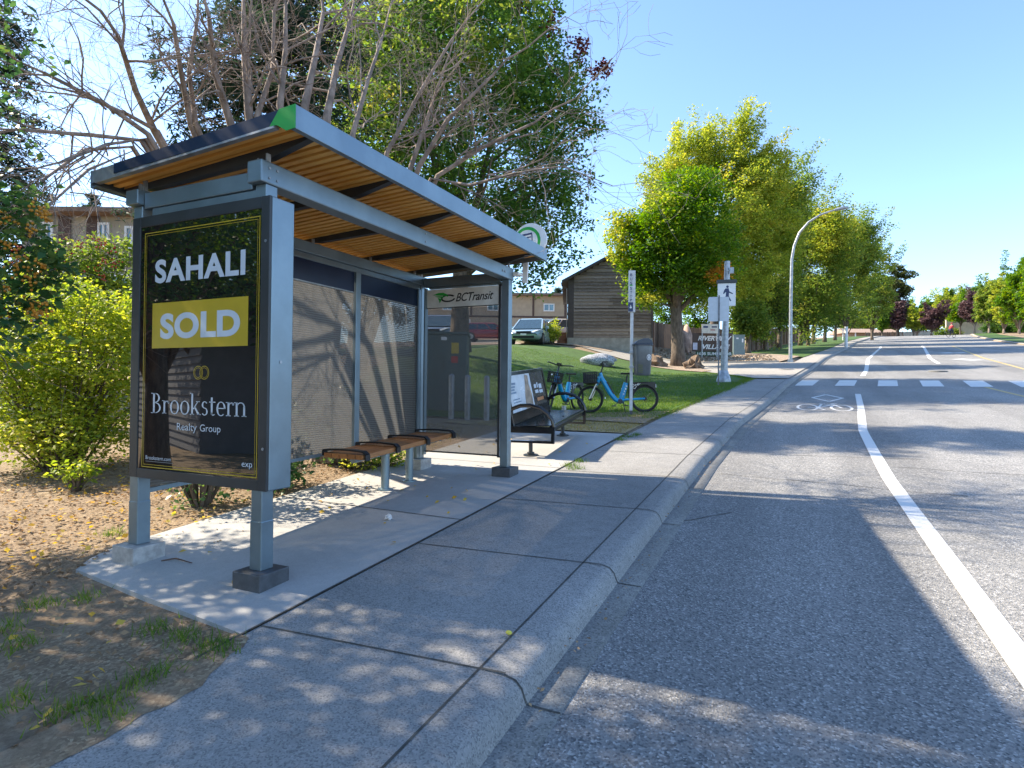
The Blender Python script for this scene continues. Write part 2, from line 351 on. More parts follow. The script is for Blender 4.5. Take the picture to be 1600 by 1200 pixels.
# bus stop slab: rounded near-left corner
def slab_l(y):
    return -4.58+.42*max(0, (2.75-y)/.75)**2 if y < 2.75 else -4.58-.02*y+.055
sb = MB(); nn = 40
for i in range(nn+1):
    y = 2.17+(9.68-2.17)*i/nn
    xl = slab_l(y); near = (0.35*((nn-i)/nn)**3)
    for j in range(9):
        q = j/8; x = xl+(-2.515-xl)*q; yy = y+.22*(1-q)*max(0, 1-i/8); sb.v.append((x, yy, float(g(x, yy))+.006))
for i in range(nn):
    for j in range(8): a = i*9+j; sb.f.append((a, a+1, a+10, a+9))
n0 = len(sb.v)
edge = [j for j in range(8, -1, -1)]+[i*9 for i in range(1, nn+1)]+[nn*9+j for j in range(1, 9)]
for e in edge: v = sb.v[e]; sb.v.append((v[0], v[1], v[2]-.14))
for q in range(len(edge)-1): sb.f.append((edge[q], edge[q+1], n0+q+1, n0+q))
struct('bus_stop_slab', sb, M['slab'])
jb = MB()
def strip(x0, y0, x1, y1, wd, dz, b=jb, n=10):
    d = Vector((x1-x0, y1-y0)).normalized(); nx, ny = -d.y*wd/2, d.x*wd/2; st = len(b.v)
    for i in range(n+1):
        q = i/n; x = x0+(x1-x0)*q; y = y0+(y1-y0)*q
        for s in (-1, 1): b.v.append((x+nx*s, y+ny*s, float(g(x+nx*s, y+ny*s))+dz))
    for i in range(n): a = st+2*i; b.f.append((a, a+1, a+3, a+2))
for y in [-2, -.55, .9, 2.34, 3.78, 5.22, 6.66, 8.1, 9.54, 11., 12.5, 14, 15.5, 17, 18.5, 20, 21.5]:
    X = float(rx(y)); strip(X-1.56, y-.06, X-.30, y+.02, .011, .0045); strip(X-.30, y+.02, X-.18, y+.025, .014, .006)
for y0 in np.arange(-8, 23, .5): strip(float(rx(y0))-.305, y0, float(rx(y0+.5))-.305, y0+.5, .012, .0045, n=1)
for y0 in np.arange(1.9, 9.6, .5): strip(-2.513, y0, -2.513, y0+.5, .015, .010, n=1)
strip(-4.55, 4.42, -2.52, 4.36, .012, .0105); strip(-4.6, 6.75, -2.52, 6.7, .01, .0105)
for y in [-.53, .92, 2.36, 3.81, 5.25, 6.69, 8.13, 9.57, 11.03, 12.5, 14, 15.5, 17, 18.5, 20, 21.5]:
    X = float(rx(y)); st = len(jb.v); pr = [(-.185, .0)]+KP[1:7]
    for tt, z in pr:
        for s_ in (-.006, .006): jb.v.append((X+tt+.0015, y+s_, float(g(X+tt, y))+z+.003))
    for i in range(len(pr)-1): a = st+2*i; jb.f.append((a, a+1, a+3, a+2))
struct('pavement_joints', jb, M['joint'])
crk = MB()
for (x0, y0, L, a) in ((-.8, 7.6, 2.4, -.1), (0, 9.2, 1.5, .1), (3, 17.6, 4, .02), (-.9, 5.4, .7, .9), (4, 27, 3, .05), (1.1, 8.7, 1.6, -.03), (5, 23, 2.6, .3)):
    x, y = x0, y0
    for q in range(int(L/.15)):
        x2 = x+.15*math.cos(a)+random.uniform(-.01, .01); y2 = y+.15*math.sin(a)+random.uniform(-.03, .03); strip(x, y, x2, y2, random.uniform(.006, .014), RD+.004, crk, 1); x, y = x2, y2
struct('road_cracks', crk, M['joint'])
# painted markings
pm = MB()
def line_t(t0, t1, y0, y1, wd, b, step=.6):
    n = max(2, int((y1-y0)/step)); st = len(b.v)
    for i in range(n+1):
        y = y0+(y1-y0)*i/n; c = float(rx(y))+t0+(t1-t0)*i/n
        for s in (-1, 1): x = c+s*wd/2; b.v.append((x, y, float(g(x, y))+RD+.005))
    for i in range(n): a = st+2*i; b.f.append((a, a+1, a+3, a+2))
line_t(1.96, 1.88, -3, 19.4, .14, pm); line_t(1.98, 2.25, 26.6, 62, .17, pm)
line_t(5.0, 5.3, 34.6, 62, .18, pm)
for k in range(8):
    x0 = -.02+1.2*k
    for (dx,) in ((0,),):
        pts = []
        for (xx, yy) in ((x0, 22.1), (x0+.56, 22.15), (x0+.84, 24.5), (x0+.28, 24.45)): pts.append((xx, yy, float(g(xx, yy))+RD+.006))
        pm.poly(pts)
def quadp(pts, b=pm):
    b.poly([(x, y, float(g(x, y))+RD+.006) for x, y in pts])
def sym_stroke(P, wd):
    for (a, b2) in zip(P[:-1], P[1:]): strip(a[0], a[1], b2[0], b2[1], wd, RD+.006, pm, 2)
dc = (.80, 18.1)
dm = [(dc[0], dc[1]-.95), (dc[0]+.36, dc[1]), (dc[0], dc[1]+.95), (dc[0]-.36, dc[1]), (dc[0], dc[1]-.95)]
sym_stroke(dm, .085)
sx0, sy0 = .62, 15.7
for cx_ in (-.34, .36): sym_stroke([(sx0+cx_+.21*math.cos(a), sy0+.62*math.sin(a)) for a in np.linspace(0, 2*math.pi, 19)], .06)
fr = lambda P: sym_stroke([(sx0+x, sy0+y) for x, y in P], .055)
fr([(-.34, 0), (-.12, -.1), (-.02, .75)]); fr([(-.12, -.1), (.22, .72), (-.0, .5)]); fr([(.36, 0), (.2, .9), (.32, 1.0)]); fr([(-.08, .85), (.06, .85)]); fr([(-.12, -.1), (.0, -.5)])
for (u0, v0, u1, v1) in ((1476, 551, 1488, 552), (1495, 551, 1503, 552), (1494, 561, 1528, 563)):
    a = U(u0, v0, RD); b2 = U(u1, v1, RD); strip(a.x, a.y, b2.x, b2.y, .7, RD+.006, pm, 2)
struct('road_markings', pm, M['paint'])
ym = MB()
line_t(6.3, 5.2, 13, 22, .12, ym); line_t(7.5, 7.3, 25, 60, .14, ym)
struct('yellow_centre_line', ym, M['yellow'])
mh = MB()
for (x, y) in ((5.2, 29), (-.3, 28.4)): mh.cyl((x, y, float(g(x, y))+(RD if x > 0 else 0)-.02), (x, y, float(g(x, y))+(RD if x > 0 else 0)+.03), .32, n=24)
struct('manhole_covers', mh, M['gutter'])
ds = MB(); ys_ = np.linspace(.2, 2.16, 26)
for y in ys_:
    e = .06+.20*min(1, max(0, (2.3-y)/.5))+random.uniform(-.02, .02)
    for q in range(4): x = -2.56+e*q/3; ds.v.append((x, y, float(g(x, y))+.0075-(.004 if q == 3 else 0)))
for i in range(25):
    for q in range(3): a = i*4+q; ds.f.append((a, a+1, a+5, a+4))
struct('dirt_spill', ds, M['dirt'], smooth='all')
# lawn, driveway, gravel, verge
lw = lerpline([(-2.6, 11.6), (-2.42, 13), (-2.2, 16), (-1.85, 19), (-1.6, 22), (-1.5, 23.3), (-2.0, 24.6), (-3.4, 26.6), (-5, 28.6), (-6.6, 30), (-8.2, 30.6), (-10.5, 31.4), (-13, 32.2), (-16, 33)])
lf = lerpline([(-9, 9.5), (-9.5, 11), (-10, 12), (-11, 14), (-12, 16), (-14, 17), (-16, 18), (-18, 19), (-20, 21), (-22, 23), (-24, 25), (-27, 27), (-30, 29), (-32, 31)])
struct('lawn', sheet(lf, lw, 0, 1, 60, 44, .022), M['grass'], smooth='all')
bs = sheet(lerpline([(-6.2, 9.9), (-5.0, 11.0), (-4.4, 12.0)]), lerpline([(-2.52, 9.75), (-2.5, 11.4), (-2.35, 13.4)]), 0, 1, 12, 10, lambda x, y: .012)
struct('worn_verge', bs, M['drygrass'], smooth='all')
struct('bare_patch', sheet(lerpline([(-4.5, 11.2), (-4.1, 12.0), (-3.6, 12.45), (-3.0, 12.75)]), lerpline([(-2.48, 10.9), (-2.45, 11.6), (-2.42, 12.3), (-2.38, 13.0)]), 0, 1, 14, 8, .034, .05), M['dirt'], smooth='all')
dn = lerpline([(-.2, 23.5), (-1.3, 23.6), (-2.0, 24.9), (-3.4, 26.9), (-5, 28.9), (-6.6, 30.3), (-8.2, 30.9), (-12, 34), (-20, 37)])
df = lerpline([(1.0, 34.4), (-.8, 34.3), (-2.5, 34.1), (-4.5, 33.9), (-6.5, 34.3), (-8, 34.6), (-10, 36), (-14, 40), (-20, 44)])
struct('driveway', sheet(dn, df, 0, 1, 40, 14, .03), M['drive'], smooth='all')
struct('driveway_apron', band(-.5, -.28, 23.5, 34.4, .018, 1), M['drive'], smooth='all')
gn = lerpline([(-.75, 34.4), (-2.5, 34.2), (-4.5, 34.0), (-6.5, 34.4), (-8.2, 35)]); gf = lerpline([(.3, 41), (-1, 44), (-3.6, 47), (-7, 47.5), (-11, 46)])
struct('gravel_bed', sheet(gn, gf, 0, 1, 20, 16, .06), M['gravel'], smooth='all')
ek = MB()
for i in range(20):
    a = gn(i/20); c = gn((i+1)/20)
    za, zc = float(g(*a)), float(g(*c)); ek.hexa([(a[0], a[1]-.07, za-.05), (c[0], c[1]-.07, zc-.05), (c[0], c[1]+.07, zc-.05), (a[0], a[1]+.07, za-.05)], [(a[0], a[1]-.05, za+.13), (c[0], c[1]-.05, zc+.13), (c[0], c[1]+.07, zc+.13), (a[0], a[1]+.07, za+.13)])
struct('driveway_kerb', ek, M['drive'])
gi = sheet(lerpline([(-7.2, 29.7), (-5.2, 28.4), (-3.6, 26.8)]), lerpline([(-7.6, 32.4), (-5.4, 32.2), (-3.3, 27.6)]), 0, 1, 12, 8, .05)
struct('gravel_island', gi, M['gravel'], smooth='all')
struct('grass_verge', sheet(lambda y: (float(rx(y))-1.3, y), lambda y: (float(rx(y))-6.5, y), 40.5, 140, 60, 6, .03), M['grass'], smooth='all')
struct('right_grass', sheet(lambda y: (float(rx(y))+12.2, y), lambda y: (float(rx(y))+14.8, y), 20, 150, 80, 4, .03), M['grass'], smooth='all')
struct('parking_strip', sheet(lerpline([(-9.6, 33.6), (-14, 33.6), (-20, 33.9), (-30, 34)]), lerpline([(-10, 38), (-14, 42), (-24, 46), (-34, 50)]), 0, 1, 20, 8, .045), M['gravel'], smooth='all')
struct('lot', sheet(lerpline([(-14, 42), (-24, 46), (-40, 50)]), lerpline([(-14, 70), (-24, 72), (-44, 75)]), 0, 1, 20, 12, .05), M['drive'], smooth='all')
# ------------------------------------------------------------------ bus shelter
S = thing('bus_shelter', 'grey steel bus shelter with orange slatted soffit and a black SAHALI SOLD case', 'bus shelter', (-3.5, 4.3, float(g(-3.5, 4.3))), world=True)
PX1, QX1, PW = -2.9145, -4.09, .091
PY0, PY1 = 2.6444, 6.0757
def post(x1, y0, zt, zb, bare):  # last argument only picks the paler footing colour
    b = MB(); b.box(x1-PW, x1, y0, y0+PW, zb, zt); b.box(x1-PW-.003, x1+.003, y0-.003, y0+PW+.003, zb, zb+.30)
    p = part('post', b, M['steel'], S, bevel=.006)
    f = MB(); f.box(x1-PW-.07, x1+.07, y0-.07, y0+PW+.07, zb-.17, zb)
    part('footing', f, M['foot2'] if bare else M['foot'], p, bevel=.006)
    q = MB(); q.box(x1-.03, x1-.018, y0+.02, y0+.05, zt, 3.03); part('bracket', q, M['galv'], p)
post(PX1, PY0, 2.836, .478, 0); post(QX1, PY0, 2.84, .495, 1); post(PX1, PY1, 2.836, .718, 0); post(QX1, PY1, 2.84, .745, 1)
b = MB(); b.box(-3.03, -2.906, 2.60, 6.178, 2.836, 2.973); part('front_beam', b, M['steel'], S, bevel=.008)
b = MB(); b.box(-4.205, -4.075, 2.60, 6.178, 2.842, 2.945); b.box(-4.16, -4.10, 2.75, 6.07, 2.785, 2.842); part('rear_beam', b, M['steel'], S, bevel=.006)
for y in (2.645, 6.09):
    b = MB(); b.box(-4.07, -3.035, y, y+.07, 2.815, 2.925); b.box(-4.0, -3.0, y+.01, y+.05, 2.72 if y < 3 else 2.79, 2.812); part('side_beam', b, M['steel'], S, bevel=.005)
for (x, y) in ((-2.97, 5.95), (-2.97, 5.89)):
    b = MB(); b.cyl((-2.906, y, 2.90), (-2.898, y, 2.90), .012); part('bolt', b, M['galv'], S)
for (x, y, z) in ((-2.906, 2.66, 2.93), (-2.906, 2.66, 2.87), (-2.906, 2.72, 2.93), (-2.906, 2.72, 2.87), (-2.906, 4.37, 2.87), (-2.906, 4.37, 2.94)):
    b = MB(); b.cyl((x, y, z), (x+.006, y, z), .008, n=8); part('bolt', b, M['galv'], S)
# roof: slopes up towards the street
RX0, RX1, RY0, RY1 = -4.44, -2.538, 2.503, 6.272
def zr(x, top): return (3.085+(x-RX0)/(RX1-RX0)*.099) if top else (2.972+(x-RX0)/(RX1-RX0)*.077)
def slope_box(b, x0, x1, y0, y1, a0, a1):  # a = offset below roof top at both ends
    def z(x, a): return zr(x, True)-a
    return b.hexa([(x0, y0, z(x0, a1)), (x1, y0, z(x1, a1)), (x1, y1, z(x1, a1)), (x0, y1, z(x0, a1))], [(x0, y0, z(x0, a0)), (x1, y0, z(x1, a0)), (x1, y1, z(x1, a0)), (x0, y1, z(x0, a0))])
rb = MB(); slope_box(rb, RX0+.012, RX1-.012, RY0+.012, RY1-.012, .004, .05); roof = part('roof', rb, M['steel_dark'], S)
fb = MB(); slope_box(fb, RX1-.010, RX1, RY0, RY1, 0, .136); slope_box(fb, RX1-.05, RX1-.010, RY0+.01, RY1-.01, .118, .128); part('street_fascia', fb, M['steel'], roof, bevel=.003)
fb = MB(); slope_box(fb, RX0, RX0+.010, RY0, RY1, 0, .12); slope_box(fb, RX0+.010, RX0+.05, RY0+.01, RY1-.01, .105, .115); part('rear_fascia', fb, M['steel'], roof)
fb = MB(); slope_box(fb, RX0+.011, RX1-.011, RY1-.010, RY1, .002, .12); part('far_fascia', fb, M['steel'], roof)
fb = MB(); slope_box(fb, RX0+.011, RX1-.011, RY0+.004, RY0+.010, .002, .085); slope_box(fb, RX0+.06, RX1-.16, RY0-.006, RY0+.03, .0851, .098); part('end_trim', fb, M['galv'], roof)
def endpoly(name, pts, mat, yoff):
    b = MB(); st = [(x, RY0+yoff, z) for x, z in pts]; bk = [(x, RY0+yoff+.004, z) for x, z in pts]; n = len(pts)
    b.add(st+bk, [tuple(range(n)), tuple(reversed(range(n, 2*n)))]+[(i, n+i, n+(i+1) % n, (i+1) % n) for i in range(n)]); part(name, b, mat, roof)
T = lambda x: zr(x, True)
endpoly('navy_end_panel', [(RX0+.26, T(RX0+.26)-.001), (RX0+.26, T(RX0)-.055), (-2.735, 3.088), (-2.66, T(-2.66)-.001)], M['navy'], -.001)
endpoly('green_end_panel', [(-2.66, T(-2.66)), (-2.735, 3.088), (-2.68, 3.090), (-2.605, 3.045), (RX1, 3.05), (RX1, T(RX1))], M['green'], -.006)
sf = MB(); y = RY0+.045
while y < RY1-.05:
    slope_box(sf, RX0+.055, RX1-.055, y, y+.044, .052, .080); y += .077
part('soffit_slats', sf, M['soffit'], roof)
dk = MB(); slope_box(dk, RX0+.02, RX1-.02, RY0+.02, RY1-.02, .0505, .0515); part('soffit_backing', dk, flat('soffit_backing', (.13, .055, .018), .8), roof)
for y in (2.70, 3.50, 4.35, 5.20, 6.03):
    b = MB(); x0, x1 = RX0+.06, RX1-.06; xs = (x0, -4.1, -2.95, x1)
    dep = (.085, .128, .150, .090)
    for i in range(3):
        z = lambda x, d: zr(x, True)-d
        b.hexa([(xs[i], y, z(xs[i], dep[i])), (xs[i+1], y, z(xs[i+1], dep[i+1])), (xs[i+1], y+.05, z(xs[i+1], dep[i+1])), (xs[i], y+.05, z(xs[i], dep[i]))],
               [(xs[i], y, z(xs[i], .079)), (xs[i+1], y, z(xs[i+1], .079)), (xs[i+1], y+.05, z(xs[i+1], .079)), (xs[i], y+.05, z(xs[i], .079))])
    rf = part('rafter', b, M['steel_dark'], roof)
    for x in (-2.99, -4.13):
        q = MB(); q.box(x-.006, x+.006, y-.055, y-.025, 2.94, 3.0); q.box(x-.02, x+.02, y-.004, y+.054, 2.94, 2.96); part('bracket', q, M['galv'], S)
# rear screens
def zb_(y): return .87+.052*(y-2.7)
for (y0, y1) in ((2.74, 4.885), (4.965, 6.06)):
    b = MB(); b.hexa([(-4.125, y0, zb_(y0)), (-4.121, y0, zb_(y0)), (-4.121, y1, zb_(y1)), (-4.125, y1, zb_(y1))], [(-4.125, y0, 2.58), (-4.121, y0, 2.58), (-4.121, y1, 2.57), (-4.125, y1, 2.57)])
    pn = part('rear_screen', b, M['rear'], S)
    q = MB(); q.box(-4.128, -4.118, y0, y1, 2.585, 2.786); part('navy_band', q, M['navy'], pn)
    q = MB(); q.box(-4.130, -4.114, y0, y1, 2.572, 2.584); part('upper_rail', q, M['galv'], pn); q = MB(); q.hexa([(-4.135, y0, zb_(y0)-.03), (-4.11, y0, zb_(y0)-.03), (-4.11, y1, zb_(y1)-.03), (-4.135, y1, zb_(y1)-.03)], [(-4.135, y0, zb_(y0)), (-4.11, y0, zb_(y0)), (-4.11, y1, zb_(y1)), (-4.135, y1, zb_(y1))])
    part('screen_rail', q, M['steel'], pn)
b = MB(); b.box(-4.15, -4.09, 4.888, 4.962, zb_(4.9)-.05, 2.785); part('mullion', b, M['steel'], S, bevel=.004)
b = MB(); b.box(-4.11, -4.092, 6.02, 6.07, .76, 2.785); b.box(-4.04, -4.022, 6.06, 6.12, .8, 2.80); part('corner_upright', b, M['steel'], S)
# far side screen
b = MB(); b.hexa([(-4.02, 6.105, .848), (-3.03, 6.105, .842), (-3.03, 6.109, .842), (-4.02, 6.109, .848)], [(-4.02, 6.105, 2.55), (-3.03, 6.105, 2.545), (-3.03, 6.109, 2.545), (-4.02, 6.109, 2.55)])
sd = part('side_screen', b, M['side'], S)
q = MB(); q.box(-4.03, -3.03, 6.095, 6.115, .832, .848); q.box(-3.052, -3.02, 6.09, 6.12, .82, 2.79); q.box(-4.03, -3.04, 6.098, 6.112, 2.553, 2.562); part('screen_frame', q, M['steel_dark'], sd)
q = MB()
for z in (1.0, 1.62, 2.2, 2.68): q.box(-3.018, -3.010, 6.085, 6.098, z, z+.09)
q.box(-3.015, -3.006, 6.070, 6.078, .84, 2.76); part('clip', q, M['galv'], sd)
hs = MB(); hs.box(-4.02, -3.052, 6.097, 6.112, 2.565, 2.782); hd = part('header_sign', hs, flat('header_white', (.62, .61, .58), .4), sd)
Y = 6.0955
text('header_lettering', 'BCTransit', M['black'], S, (-3.62, Y, 2.622), (1, 0, .012), (0, 0, 1), .50, .10, bold=.012, shear=.35, space=.95)
q = MB(); cx, cz = -3.725, 2.668
ell = lambda a, rx_, rz_: (cx+rx_*math.cos(a)+.35*rz_*math.sin(a)*.3, cz+rz_*math.sin(a))
for i in range(30):
    a0, a1 = [.55+5.6*(i+d)/30 for d in (0, 1)]
    o0, o1, i0, i1 = ell(a0, .10, .046), ell(a1, .10, .046), ell(a0, .076, .028), ell(a1, .076, .028)
    q.poly([(p[0], Y, p[1]) for p in (o0, o1, i1, i0)])
part('logo_ring', q, M['black'], S)
q = MB()
for pts in ([(-3.95, 2.715), (-3.87, 2.738), (-3.80, 2.738), (-3.745, 2.715), (-3.73, 2.685), (-3.78, 2.70), (-3.85, 2.705)], [(-3.925, 2.698), (-3.86, 2.699), (-3.79, 2.694), (-3.81, 2.675), (-3.87, 2.685)], [(-3.88, 2.678), (-3.82, 2.667), (-3.835, 2.635), (-3.85, 2.612), (-3.86, 2.65)]):
    q.poly([(p[0]+.008, Y-.0006, p[1]) for p in pts])
part('logo_wing', q, M['green'], S)
# round stop sign on a bracket at the far post
b = MB(); c0 = Vector((-2.765, 6.30, 3.305)); nrm = Vector((0, -1, 0))
b.cyl(c0+Vector((0, .03, 0)), c0, .205, n=40); ds = part('stop_disc', b, M['white'], S, smooth=True)
def ring(c, r0, r1, y, a0=0, a1=2*math.pi, n=40):
    q = MB()
    for i in range(n):
        a, d = a0+(a1-a0)*i/n, a0+(a1-a0)*(i+1)/n
        q.poly([(c.x+r*math.cos(t), y, c.z+r*math.sin(t)) for r, t in ((r0, a), (r1, a), (r1, d), (r0, d))])
    return q
part('green_ring', ring(Vector((-2.80, 0, 3.30)), .135, .170, 6.297), M['green'], ds)
q = MB(); q.add([(-2.80+x, 6.297, 3.30+z) for x, z in ((-.08, .085), (.065, .10), (.08, -.08), (.068, -.08), (.055, .078), (-.07, .065))], [(0, 1, 4, 5), (1, 2, 3, 4)])
q.add([(-2.80+x, 6.296, 3.30+z) for x, z in ((-.055, .045), (.05, .058), (.05, .045), (-.055, .032))], [(0, 1, 2, 3)]); part('bus_symbol', q, flat('sign_blue', (.01, .03, .12), .4), ds)
b = MB(); b.hexa([(-2.85, 6.285, 2.83), (-2.79, 6.285, 2.82), (-2.79, 6.315, 2.82), (-2.85, 6.315, 2.83)], [(-2.845, 6.285, 3.12), (-2.775, 6.285, 3.12), (-2.775, 6.315, 3.12), (-2.845, 6.315, 3.12)]); b.box(-2.93, -2.84, 6.16, 6.30, 2.90, 2.93)
part('sign_bracket', b, M['white'], S, bevel=.004)
# advertising case
AX0, AX1, AY0, AY1, AZ0, AZ1 = -4.171, -2.868, 2.632, 2.829, .965, 2.755
b = MB(); fr_ = .083
b.box(AX0, AX1, AY0+.02, AY1, AZ0, AZ1)
case = part('advertising_case', b, M['steel'], S, bevel=.006)
b = MB()
b.box(AX0, AX0+fr_, AY0, AY0+.0195, AZ0, AZ1); b.box(AX1-.07, AX1, AY0, AY0+.0195, AZ0, AZ1)
b.box(AX0+fr_+.001, AX1-.071, AY0, AY0+.0195, AZ1-.072, AZ1); b.box(AX0+fr_+.001, AX1-.071, AY0, AY0+.0195, AZ0, AZ0+.064)
part('case_door_frame', b, M['steel_dark'], case, bevel=.003)
b = MB(); b.box(AX0+fr_-.004, AX1-.066, AY0+.006, AY0+.018, AZ0+.06, AZ1-.068); part('poster', b, M['poster'], case)
for z in (2.48, 1.22): b = MB(); b.cyl((AX1-.03, AY0-.004, z), (AX1-.03, AY0+.004, z), .009, n=10); part('lock_screw', b, M['galv'], case)
b = MB(); b.cyl((AX1-.002, AY0+.1, 1.75), (AX1+.004, AY0+.1, 1.75), .010, n=10); part('side_lock', b, M['galv'], case)
PY = AY0+.0045
def fr2(b, x0, x1, z0, z1, w_): 
    for (a, c, d, e) in ((x0, x1, z1-w_, z1), (x0, x1, z0, z0+w_), (x0, x0+w_, z0+w_, z1-w_), (x1-w_, x1, z0+w_, z1-w_)): b.poly([(a, PY, d), (c, PY, d), (c, PY, e), (a, PY, e)])
b = MB(); fr2(b, -4.043, -2.951, 1.040, 2.640, .006); fr2(b, -4.025, -2.969, 1.058, 2.622, .003); part('gold_border', b, M['gold'], case)
b = MB(); b.poly([(-3.952, PY, 1.848), (-3.043, PY, 1.848), (-3.043, PY, 2.154), (-3.952, PY, 2.154)]); part('gold_box', b, M['gold'], case)
ux, uz = (1, 0, 0), (0, 0, 1)
text('sahali_lettering', 'SAHALI', M['letter'], case, (-3.93, PY-.0003, 2.287), ux, uz, .857, .160, bold=.035, space=1.08)
text('sold_lettering', 'SOLD', M['letter'], case, (-3.868, PY-.0006, 1.908), ux, uz, .757, .172, bold=.042, space=1.05)
b = MB()
for cx in (-3.487, -3.429):
    for i in range(28):
        a, d = 2*math.pi*i/28, 2*math.pi*(i+1)/28
        for r0, r1 in ((.040, .044), (.030, .0325)): b.poly([(cx+r*math.cos(t), PY, 1.683+r*math.sin(t)) for r, t in ((r0, a), (r1, a), (r1, d), (r0, d))])
part('rings_emblem', b, M['gold'], case)
# serif lettering drawn as strokes; unit = x-height
def serif_word(word, x, z, H, sx, mb):
    th, tn = .17*H, .055*H
    def rect(a, c, d, e): mb.poly([(x+a*sx, PY, z+d), (x+c*sx, PY, z+d), (x+c*sx, PY, z+e), (x+a*sx, PY, z+e)])
    def bowl(cx, cz, rx_, rz_, a0=0, a1=360, wt=th, n=22):
        for i in range(n):
            t0, t1 = [math.radians(a0+(a1-a0)*(i+d)/n) for d in (0, 1)]
            for_ = []
            for t, inn in ((t0, 0), (t1, 0), (t1, 1), (t0, 1)):
                w2 = tn+(wt-tn)*abs(math.cos(t))
                for_.append((x+(cx+(rx_-inn*w2)*math.cos(t))*sx, PY, z+cz+(rz_-inn*tn*1.1)*math.sin(t)))
            mb.poly(for_)
    A = 1.55*H
    def serif(c, zz, w_=.42*H): rect(c-w_/2, c+w_/2, zz, zz+tn)
    for ch in word:
        if ch == 'B':
            rect(.14*H, .14*H+th*1.1, 0, A); serif(.2*H, 0, .5*H); serif(.2*H, A-tn, .5*H)
            bowl(.3*H, A*.76, .55*H, A*.24, -90, 90); bowl(.3*H, A*.27, .65*H, A*.27, -90, 90); adv = 1.12*H
        elif ch == 'o': bowl(.5*H, .5*H, .45*H, .52*H); adv = 1.02*H
        elif ch == 'e': bowl(.48*H, .5*H, .42*H, .52*H, 0, 310); rect(.12*H, .86*H, .5*H, .5*H+tn*1.2); adv = .95*H
        elif ch == 'r': rect(.12*H, .12*H+th, 0, H); serif(.2*H, 0); serif(.12*H, H-tn, .3*H); bowl(.48*H, .62*H, .28*H, .36*H, 55, 150, tn*1.5); bowl(.62*H, .86*H, .09*H, .09*H); adv = .74*H
        elif ch == 'n': rect(.12*H, .12*H+th, 0, H); serif(.2*H, 0); serif(.12*H, H-tn, .3*H); rect(.78*H, .78*H+th, 0, .7*H); serif(.86*H, 0); bowl(.55*H, .62*H, .40*H, .38*H, 0, 150, th*.8); adv = 1.12*H
        elif ch == 'k': rect(.12*H, .12*H+th, 0, A*1.04); serif(.2*H, 0); serif(.14*H, A*1.04-tn, .3*H); adv = 1.02*H; mb.poly([(x+p*sx, PY, z+q) for p, q in ((.26*H, .42*H), (.72*H, H), (.82*H, H), (.36*H, .40*H))]); mb.poly([(x+p*sx, PY, z+q) for p, q in ((.38*H, .56*H), (.50*H, .62*H), (.96*H, 0), (.74*H, 0))]); serif(.86*H, 0, .36*H); serif(.76*H, H-tn, .34*H)
        elif ch == 's': bowl(.38*H, .75*H, .27*H, .26*H, 30, 270, th*.8); bowl(.38*H, .26*H, .29*H, .28*H, -150, 90, th*.8); adv = .76*H
        elif ch == 't': rect(.2*H, .2*H+th, .08*H, 1.3*H); rect(.04*H, .62*H, H-tn*1.3, H); bowl(.42*H, .2*H, .22*H, .2*H, 180, 320, th); adv = .66*H
        x += adv*sx
    return x
probe = MB(); H_ = .062; wd_ = serif_word('Brookstern', 0, 0, H_, 1, probe)
b = MB(); serif_word('Brookstern', -3.945, 1.410, .088, (.905)/(wd_*.088/H_), b); part('brookstern_lettering', b, M['letter'], case)
text('realty_lettering', 'Realty', M['letter'], case, (-3.685, PY, 1.290), ux, uz, .192, .062, bold=-.002)
text('group_lettering', 'Group', M['letter'], case, (-3.462, PY, 1.290), ux, uz, .190, .060, bold=-.002)
text('web_lettering', 'Brookstern.com', M['letter'], case, (-4.0, PY, 1.094), ux, uz, .26, .026)
b = MB(); b.poly([(-4.0, PY, 1.080), (-3.72, PY, 1.080), (-3.72, PY, 1.084), (-4.0, PY, 1.084)]); part('fine_print', b, flat('fine_print', (.2, .2, .2), .5), case)
text('exp_lettering', 'exp', M['letter'], case, (-3.08, PY, 1.090), ux, uz, .09, .038)
# ------------------------------------------------------------------ slatted bench inside the shelter
bz = float(g(-3.8, 5.2))
Bn = thing('shelter_bench', 'wooden slat bench with black dividers inside the shelter, on two round grey legs', 'bench', (-3.78, 5.2, bz), world=True)
def sz(y): return .985+.066*(y-4.43)
def dv(x0, x1, y0, y1, t0, t1, mb): mb.hexa([(x0, y0, sz(y0)+t0), (x1, y0, sz(y0)+t0), (x1, y1, sz(y1)+t0), (x0, y1, sz(y1)+t0)], [(x0, y0, sz(y0)+t1), (x1, y0, sz(y0)+t1), (x1, y1, sz(y1)+t1), (x0, y1, sz(y1)+t1)])
for k in range(3):
    b = MB(); y0 = 4.36+k*.535; y1 = y0+.50
    for i in range(5): dv(-4.01+i*.094, -4.01+i*.094+.086, y0, y1, -.045, 0, b)
    part('seat_slats', b, M['seatwood'], Bn, bevel=.004)
for k in range(4):
    b = MB(); y0 = 4.395+k*.535 - (.0 if k else 0); y0 = [4.395, 4.868, 5.403, 5.93][k]
    P = [(-4.03, -.03), (-4.03, .022), (-3.85, .034), (-3.70, .034), (-3.56, .026), (-3.525, .0), (-3.525, -.055)]
    for (a, c) in zip(P[:-1], P[1:]): b.bar((a[0], y0, sz(y0)+a[1]), (c[0], y0, sz(y0)+c[1]), 0.06, .016, up=(0.01, 0, 1) if abs(a[0]-c[0]) > .03 else (1, 0, 0))
    part('divider', b, M['black'], Bn)
b = MB(); b.tube([(-3.80, 4.52, sz(4.52)-.085), (-3.80, 5.98, sz(5.98)-.085)], .034, 12)
for y in (4.6, 5.15, 5.7): b.box(-4.0, -3.56, y-.02, y+.02, sz(y)-.055, sz(y)-.046)
part('seat_tube', b, M['steel'], Bn, smooth=True)
